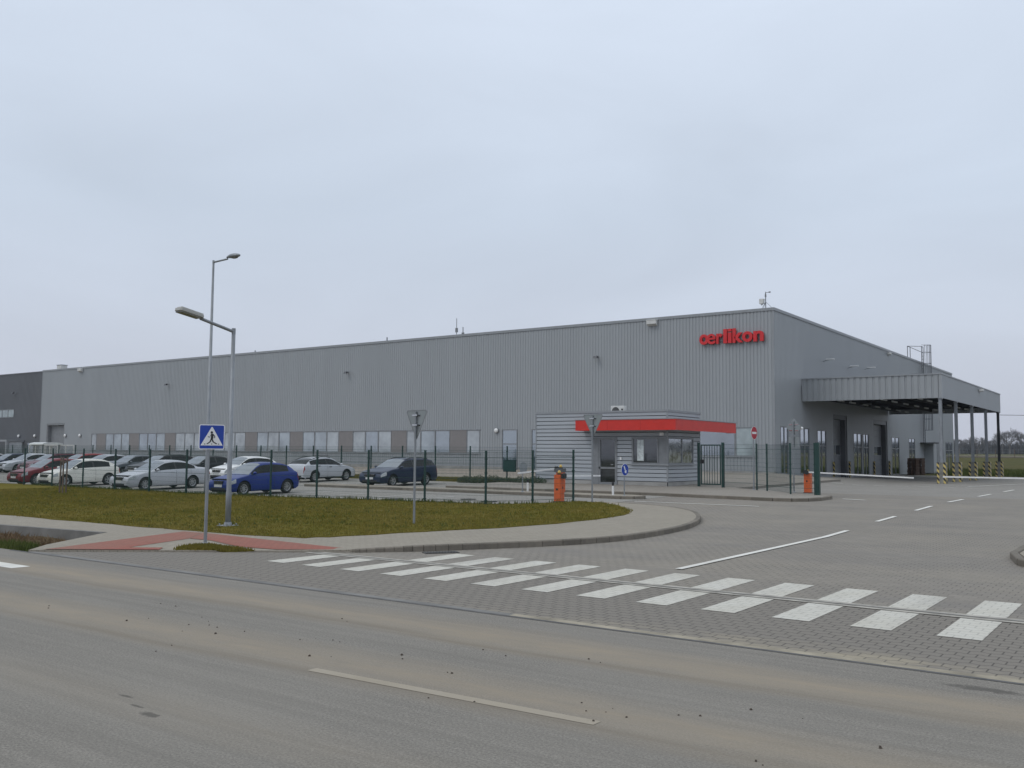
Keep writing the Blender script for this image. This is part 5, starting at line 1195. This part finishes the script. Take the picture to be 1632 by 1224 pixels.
def car(name, label, kind, pm, loc, rz, trim=None, spokes=5, rails=False, scale=1.0, handles=True, grille='wide', dark_sill=False):
    K = KINDS_[kind]; L, W, H = K['L'], K['W'], K['H']; root = thing(name, label, 'car', loc, rz, 'cars in the factory car park')
    wr = .315 if kind != 'suv' else .345; Ra = wr+.055
    sF = K['fo']/L; sR = (K['fo']+K['wb'])/L
    st = {0, .004, .012, .03, .055, .085, .12, .17, .22, K['cowl'], .32, .36, .40, K['rf'], .5, K['bp'][0], K['bp'][1], .62, .66, K['rr'], K['rb'], .90, .93, .955, .975, .988, .996, 1, K['side'][0], K['side'][1]}
    st |= {d for q in K['doors'] for d in q}
    for c in (sF, sR):
        for q in (-1.001, -1, -.97, -.87, -.7, -.5, -.25, 0, .25, .5, .7, .87, .97, 1, 1.001): st.add(round(c+q*Ra/L, 5))
    st = sorted(s for s in st if 0 <= s <= 1); S = [st[0]]
    for s in st[1:]:
        if s-S[-1] > .0008: S.append(s)
    def sect(s):
        x = L/2-s*L; zt = interp(K['top'], s); belt = min(zt-.035, lerp(.88, 1.0, s)*(H/1.46)); belt = max(belt, .46)
        zb = .20+.08*max(0, 1-s/.03)+.10*max(0, (s-.955)/.045)
        for c in (sF, sR):
            dx = abs(s-c)*L
            if dx <= Ra+1e-4: zb = max(zb, wr+math.sqrt(max(0, Ra*Ra-dx*dx)))
        e = max(0, (.13-s)/.13); e2 = max(0, (s-.88)/.12); w = W/2*(1-.17*e**2.4-.11*e2**2.2)
        P = []
        for t in (0, .10, .28, .48, .68, .88, 1):
            z = zb+(belt-zb)*t
            y = w*(1-.10*max(0, (.45-z)/.25)**2-.035*max(0, (z-.62)/.36)**1.6)
            if t == 1: y -= .012
            P.append((y, z))
        yb = P[-1][0]; gh = zt-belt; c = max(0, min(1, gh/(.46*H/1.46))); yr = lerp(yb*.92, W/2*.69, c); zr = zt-lerp(.018, .055, c)
        P += [(lerp(yb, yr, .08), lerp(belt, zr, .10)), (lerp(yb, yr, .88), lerp(belt, zr, .86)), (yr, zr), (yr*.62, zt-lerp(.004, .012, c)), (0, zt)]
        return x, P, gh
    secs = [sect(s) for s in S]; n = len(secs[0][1]); parts = {}
    pm_ = lambda key: parts.setdefault(key, MB())
    for i in range(len(S)-1):
        sm = (S[i]+S[i+1])/2; (x0, A, g0), (x1, B, g1) = secs[i], secs[i+1]
        for j in range(n-1):
            for sgn in (1, -1):
                side = 'L' if sgn > 0 else 'R'; key = 'body'
                if j in (7,) and min(g0, g1) > .05 and K['side'][0] < sm < K['side'][1] and not K['bp'][0] < sm < K['bp'][1]: key = ('side_window', side, sm < K['bp'][0])
                elif j == 7 and K['bp'][0] < sm < K['bp'][1]: key = 'pillar'
                elif j in (9, 10) and K['cowl'] < sm < K['rf']: key = 'windscreen'
                elif j in (9, 10) and K['rr'] < sm < K['rb']: key = 'rear_window'
                elif j in (4, 5) and .010 < sm < .085 : key = ('headlight', side)
                elif j in (4, 5) and sm > .972: key = ('taillight', side)
                elif j == 0 and sm < .96 and trim is not None: key = 'lower_trim'
                elif 1 <= j <= 6:
                    for q, (da, db_) in enumerate(K['doors']):
                        if da < sm < db_ and abs(sm-sR)*L > Ra: key = ('door', side, q)
                P = [(x0, sgn*A[j][0], A[j][1]), (x1, sgn*B[j][0], B[j][1]), (x1, sgn*B[j+1][0], B[j+1][1]), (x0, sgn*A[j+1][0], A[j+1][1])]
                pm_(key).quad(*(P if sgn > 0 else P[::-1]))
    for (x, A, _), d in ((secs[0], 1), (secs[-1], -1)):
        ring = [(x, y, z) for y, z in A]+[(x, -y, z) for y, z in A[::-1][1:]]
        pm_('body').quad(*ring[::d])
    mats = {'body': pm, 'door': pm, 'side_window': M['carglass'], 'windscreen': M['carscreen'], 'rear_window': M['carglass'], 'headlight': M['headlamp'], 'taillight': M['tail'], 'pillar': M['bumper'], 'lower_trim': trim}
    made = {}
    for key, mb in parts.items():
        nm = key if isinstance(key, str) else key[0]
        me = mb.mesh(nm, mats[nm]); bm = bmesh.new(); bm.from_mesh(me); bmesh.ops.remove_doubles(bm, verts=bm.verts, dist=1e-4); bmesh.ops.recalc_face_normals(bm, faces=bm.faces) if nm == 'body' else None; bm.to_mesh(me); bm.free()
        for p in me.polygons: p.use_smooth = len(p.vertices) == 4
        o = bpy.data.objects.new(nm, me); COL.objects.link(o); o.parent = root; made[key] = o
    mb = MB(); mb.box(-L/2+.12, L/2-.12, -W/2+.25, W/2-.25, .17, .75); mb.box(-L/2+.3, L/2-.3, -W/2+.12, W/2-.12, .185, .24) ; mb.build('underbody', M['well'], root)
    for sx in (sF, sR):
        mb = MB(); cx = L/2-sx*L
        for sgn in (1, -1): mb.box(cx-Ra, cx+Ra, min(sgn*(W/2-.26), sgn*(W/2-.245)), max(sgn*(W/2-.26), sgn*(W/2-.245)), .2, wr+Ra)
        mb.build('wheel_well', M['well'], root)
    ty, rim, hub = wheel_meshes(wr, spokes)
    for sx in (sF, sR):
        for sgn in (1, -1):
            w = bpy.data.objects.new('wheel', ty); COL.objects.link(w); w.parent = root; w.location = (L/2-sx*L, sgn*(W/2-.125), wr); w.rotation_euler.z = 0 if sgn > 0 else math.pi
            for nm, me in (('rim', rim), ('brake', hub)): o = bpy.data.objects.new(nm, me); COL.objects.link(o); o.parent = w
    for key, o in made.items():
        if isinstance(key, tuple) and key[0] == 'door' and handles:
            da, db_ = K['doors'][key[2]]; s = db_-.035; x, A, _ = sect(s); sg = 1 if key[1] == 'L' else -1; y, z = A[5]
            mb = MB(); mb.box(x-.02, x+.16, min(sg*(y-.0), sg*(y+.03)), max(sg*(y-.0), sg*(y+.03)), z-.015, z+.02); mb.build('handle', pm if trim is None else trim, o)
            mb = MB()       # shut lines round the door
            for q in (db_,):
                xx, AA, _ = sect(q)
                for (y0, z0), (y1, z1) in zip(AA[1:6], AA[2:7]): mb.bar((xx, sg*(y0+.001), z0), (xx, sg*(y1+.001), z1), .010, .008)
            mb.build('shut_line', M['bumper'], o)
    x, A, _ = sect(.325); y, z = A[6]
    for sg in (1, -1):
        mb = MB(); mb.ball((x, sg*(y+.09), z+.075), .1, 12, 8, (.75, 1.0, .68)); mb.bar((x, sg*(y-.02), z+.03), (x, sg*(y+.05), z+.05), .04); mb.build('mirror', pm, root, smooth=True)
    xf_ = L/2
    mb = MB()
    if grille == 'wide': mb.box(xf_-.14, xf_+.006, -.36, .36, .535, .655 if kind != 'suv' else .76)
    else: mb.box(xf_-.14, xf_+.006, -.30, .30, .52, .655)
    gr_ = mb.build('grille', M['bumper'], root)
    mb = MB(); q = .36 if grille == 'wide' else .30; zt_ = .655 if kind != 'suv' else .76
    mb.box(xf_-.10, xf_+.010, -q-.02, q+.02, zt_, zt_+.018); mb.box(xf_-.10, xf_+.010, -q-.02, q+.02, .518, .535); mb.box(xf_-.05, xf_+.012, -.02, .02, .535, zt_); mb.build('chrome_frame', M['chrome'], gr_)
    MB().box(xf_-.2, xf_+.004, -.52, .52, .27, .36).build('bumper_intake', M['bumper'], root); MB().box(-L/2-.004, -L/2+.1, -.6, .6, .31, .40).build('bumper_intake', M['bumper'], root)
    for sx, zz in ((1, .40), (-1, .56 if kind != 'sedan' else .60)):
        mb = MB(); mb.box(min(sx*L/2, sx*(L/2+.016)), max(sx*L/2, sx*(L/2+.016)), -.26, .26, zz, zz+.11); mb.build('number_plate', M['plate'], root)
    if rails:
        mb = MB()
        for sg in (1, -1):
            P = []
            for s in (.47, .55, .65, .75, .86): x, A, _ = sect(s); P.append((x, sg*A[9][0]*.98, A[9][1]+(.05 if .5 < s < .82 else .0)))
            mb.tube(P, .018, 6)
        mb.build('roof_rails', M['bumper'], root)
        if rails == 'bars':
            mb = MB()
            for s in (.52, .72): x, A, _ = sect(s); mb.bar((x, -A[9][0]-.04, A[11][1]+.06), (x, A[9][0]+.04, A[11][1]+.06), .05, .03)
            mb.build('roof_bars', M['bumper'], root)
    root.scale = (scale,)*3
    return root
def park(kind, axle_x, axle_y, toward=-1):
    """root position from the front axle of the near-side wheels; toward -1: nose to the road, +1: nose to the hall"""
    K = KINDS_[kind]; cx = axle_x-K['W']/2+.05; dy = K['L']/2-K['fo']
    return (cx, axle_y+dy if toward < 0 else axle_y-dy)
def put(name, label, kind, pm, ax, ay, toward=-1, **kw):
    x, y = park(kind, ax, ay, toward); yf = ay; K = KINDS_[kind]
    z = g(x, y)+.012; r = car(name, label, kind, pm, (x, y, z), R(-90 if toward < 0 else 90), **kw)
    sl = math.atan(max(0, (g(x, y+1)-g(x, y-1))/2)); r.rotation_euler = (0, sl if toward < 0 else -sl, R(-90 if toward < 0 else 90))
    return r
silver = paint('silver_car_paint', (.50, .52, .55), .5); whitep = paint('white_car_paint', (.80, .81, .80), 0); cream = paint('cream_white_car_paint', (.76, .75, .68), 0)
bluep = paint('bright_blue_car_paint', (.004, .026, .19), .1); navy = paint('navy_car_paint', (.018, .028, .06), .3); redp = paint('dark_red_car_paint', (.19, .015, .025), .2)
blackp = paint('black_car_paint', (.016, .017, .02), .2); greyp = paint('grey_car_paint', (.13, .145, .16), .4); redb = paint('red_car_paint', (.30, .02, .025), .1); maroon = paint('maroon_car_paint', (.12, .02, .035), .3)
put('hatchback', 'bright blue three-door hatchback parked right behind the lamp post', 'hatch', bluep, -33.85, 26.95, grille='small', spokes=9)
put('sedan', 'silver sedan parked behind the mesh fence left of the crossing sign', 'sedan', silver, -41.55, 27.1, spokes=7)
put('hatchback', 'cream white three-door hatchback parked behind the wooden stakes', 'hatch', cream, -48.6, 26.95, spokes=5)
put('hatchback', 'dark red car nosing out left of the cream white hatchback', 'five', redp, -51.6, 26.95, spokes=7)
put('estate_car', 'navy blue estate car with roof rails parked alone on the right', 'wagon', navy, -33.5, 36.2, spokes=5, rails=True)
put('hatchback', 'silver hatchback with roof bars parked tail towards the road', 'five', silver, -41.0, 40.2, 1, spokes=7, rails='bars', trim=M['bumper'])
put('hatchback', 'white five-door hatchback in the far row beyond the bright blue car', 'five', whitep, -46.2, 36.2, spokes=5)
put('sedan', 'black car in the far row just right of the crossing sign pole', 'sedan', blackp, -50.4, 36.2, spokes=5)
put('estate_car', 'black estate car in the far row beyond the roof of the silver sedan', 'wagon', blackp, -55.3, 36.4, rails=True)
put('sedan', 'dark grey car in the far row left of the black estate car', 'five', greyp, -58.1, 36.2)
put('sedan', 'silver sedan in the far row beyond the cream white hatchback', 'sedan', silver, -61.8, 36.2)
put('estate_car', 'red car in the far row beyond the wooden stakes', 'wagon', redb, -66.2, 37.0)
put('estate_car', 'maroon estate car with roof rails in the far row, left of the red car', 'wagon', maroon, -68.9, 36.2, rails=True)
put('sedan', 'pale silver sedan in the far row beyond the dark red car', 'sedan', silver, -72.2, 36.2)
put('hatchback', 'dark navy car in the far row near the left edge', 'five', navy, -74.9, 36.2)
put('sedan', 'white sedan cut by the left edge of the picture', 'sedan', whitep, -79.6, 36.2)

# ================================================================== LIGHT, SKY, CAMERA
SUN_EL, SUN_AZ = R(48), R(205)       # azimuth clockwise from +Y: light from behind the camera, a little left
w = bpy.data.worlds.new('World'); scene.world = w; w.use_nodes = True
t = w.node_tree; t.nodes.clear(); N = t.nodes.new; Lk = t.links.new
sky = N('ShaderNodeTexSky'); sky.sky_type = 'NISHITA'; sky.sun_disc = False; sky.sun_elevation = SUN_EL; sky.sun_rotation = SUN_AZ; sky.air_density = 1.2; sky.dust_density = 3.0; sky.ozone_density = 1.0
tc = N('ShaderNodeTexCoord'); sep = N('ShaderNodeSeparateXYZ'); Lk(tc.outputs['Generated'], sep.inputs[0])
ramp = N('ShaderNodeValToRGB'); Lk(sep.outputs[2], ramp.inputs[0])
el = ramp.color_ramp.elements; el[0].position = 0.0; el[0].color = (.560, .590, .690, 1); el[1].position = 1.0; el[1].color = (1.04, 1.10, 1.16, 1)
for p, c in ((.10, (.590, .640, .745, 1)), (.25, (.622, .704, .825, 1)), (.45, (.725, .812, .945, 1))):
    e = el.new(p); e.color = c
mp = N('ShaderNodeMapping'); mp.inputs['Scale'].default_value = (1.2, 1.2, 4.0); Lk(tc.outputs['Generated'], mp.inputs[0])
nz = N('ShaderNodeTexNoise'); nz.inputs['Scale'].default_value = 1.6; nz.inputs['Detail'].default_value = 5; nz.inputs['Roughness'].default_value = .5; nz.inputs['Distortion'].default_value = .6; Lk(mp.outputs[0], nz.inputs['Vector'])
mr = N('ShaderNodeMapRange'); Lk(nz.outputs['Fac'], mr.inputs[0]); mr.inputs[1].default_value = .3; mr.inputs[2].default_value = .7; mr.inputs[3].default_value = 9.25; mr.inputs[4].default_value = 10.5
cl = N('ShaderNodeVectorMath'); cl.operation = 'SCALE'; Lk(ramp.outputs[0], cl.inputs[0]); Lk(mr.outputs[0], cl.inputs['Scale'])
mx = N('ShaderNodeMix'); mx.data_type = 'RGBA'; mx.inputs[0].default_value = .93; Lk(sky.outputs[0], mx.inputs[6]); Lk(cl.outputs[0], mx.inputs[7])
bg = N('ShaderNodeBackground'); bg.inputs['Strength'].default_value = .10; Lk(mx.outputs[2], bg.inputs['Color'])
ow = N('ShaderNodeOutputWorld'); Lk(bg.outputs[0], ow.inputs['Surface'])
sl = bpy.data.lights.new('sun', 'SUN'); sl.energy = .6; sl.angle = R(25); sl.color = (1.0, .97, .92)
so = bpy.data.objects.new('sun', sl); COL.objects.link(so)
sd = Vector((math.sin(SUN_AZ)*math.cos(SUN_EL), math.cos(SUN_AZ)*math.cos(SUN_EL), math.sin(SUN_EL)))
so.rotation_euler = sd.to_track_quat('Z', 'Y').to_euler()

# thin winter haze filling the air round the site
hz = bpy.data.materials.new('haze'); hz.use_nodes = True; hn = hz.node_tree; hn.nodes.clear()
pv = hn.nodes.new('ShaderNodeVolumePrincipled'); pv.inputs['Color'].default_value = (.80, .86, .95, 1); pv.inputs['Density'].default_value = .00018
hn.links.new(pv.outputs[0], hn.nodes.new('ShaderNodeOutputMaterial').inputs['Volume'])
hb_ = MB().box(-660, 540, -220, 740, -2.2, 26.0).build('haze', hz); hb_['kind'] = 'stuff'; hb_['label'] = 'thin pale winter haze over the whole site'; hb_['category'] = 'haze'
cam = bpy.data.cameras.new('camera'); cam.sensor_width = 36; cam.lens = 1488.63/1632*36; cam.clip_end = 5000; cam.clip_start = .1
co = bpy.data.objects.new('camera', cam); COL.objects.link(co)
p_, ro_, ya_ = 7.39204848e-02, 8.01599178e-03, 6.21306197e-01
fw = Vector((-math.sin(ya_)*math.cos(p_), math.cos(ya_)*math.cos(p_), math.sin(p_))); r_ = Vector((math.cos(ya_), math.sin(ya_), 0)); u_ = r_.cross(fw)
r2 = r_*math.cos(ro_)+u_*math.sin(ro_); u2 = -r_*math.sin(ro_)+u_*math.cos(ro_)
mw = Matrix((r2, u2, -fw)).transposed().to_4x4(); mw.translation = (0, 0, 2.05); co.matrix_world = mw
scene.camera = co
vs = scene.view_settings; vs.view_transform = 'Standard'; vs.look = 'None'; vs.exposure = 0; vs.gamma = 1; vs.use_curve_mapping = False
scene.cycles.use_denoising = True; scene.cycles.max_bounces = 6; scene.cycles.diffuse_bounces = 3; scene.cycles.glossy_bounces = 3
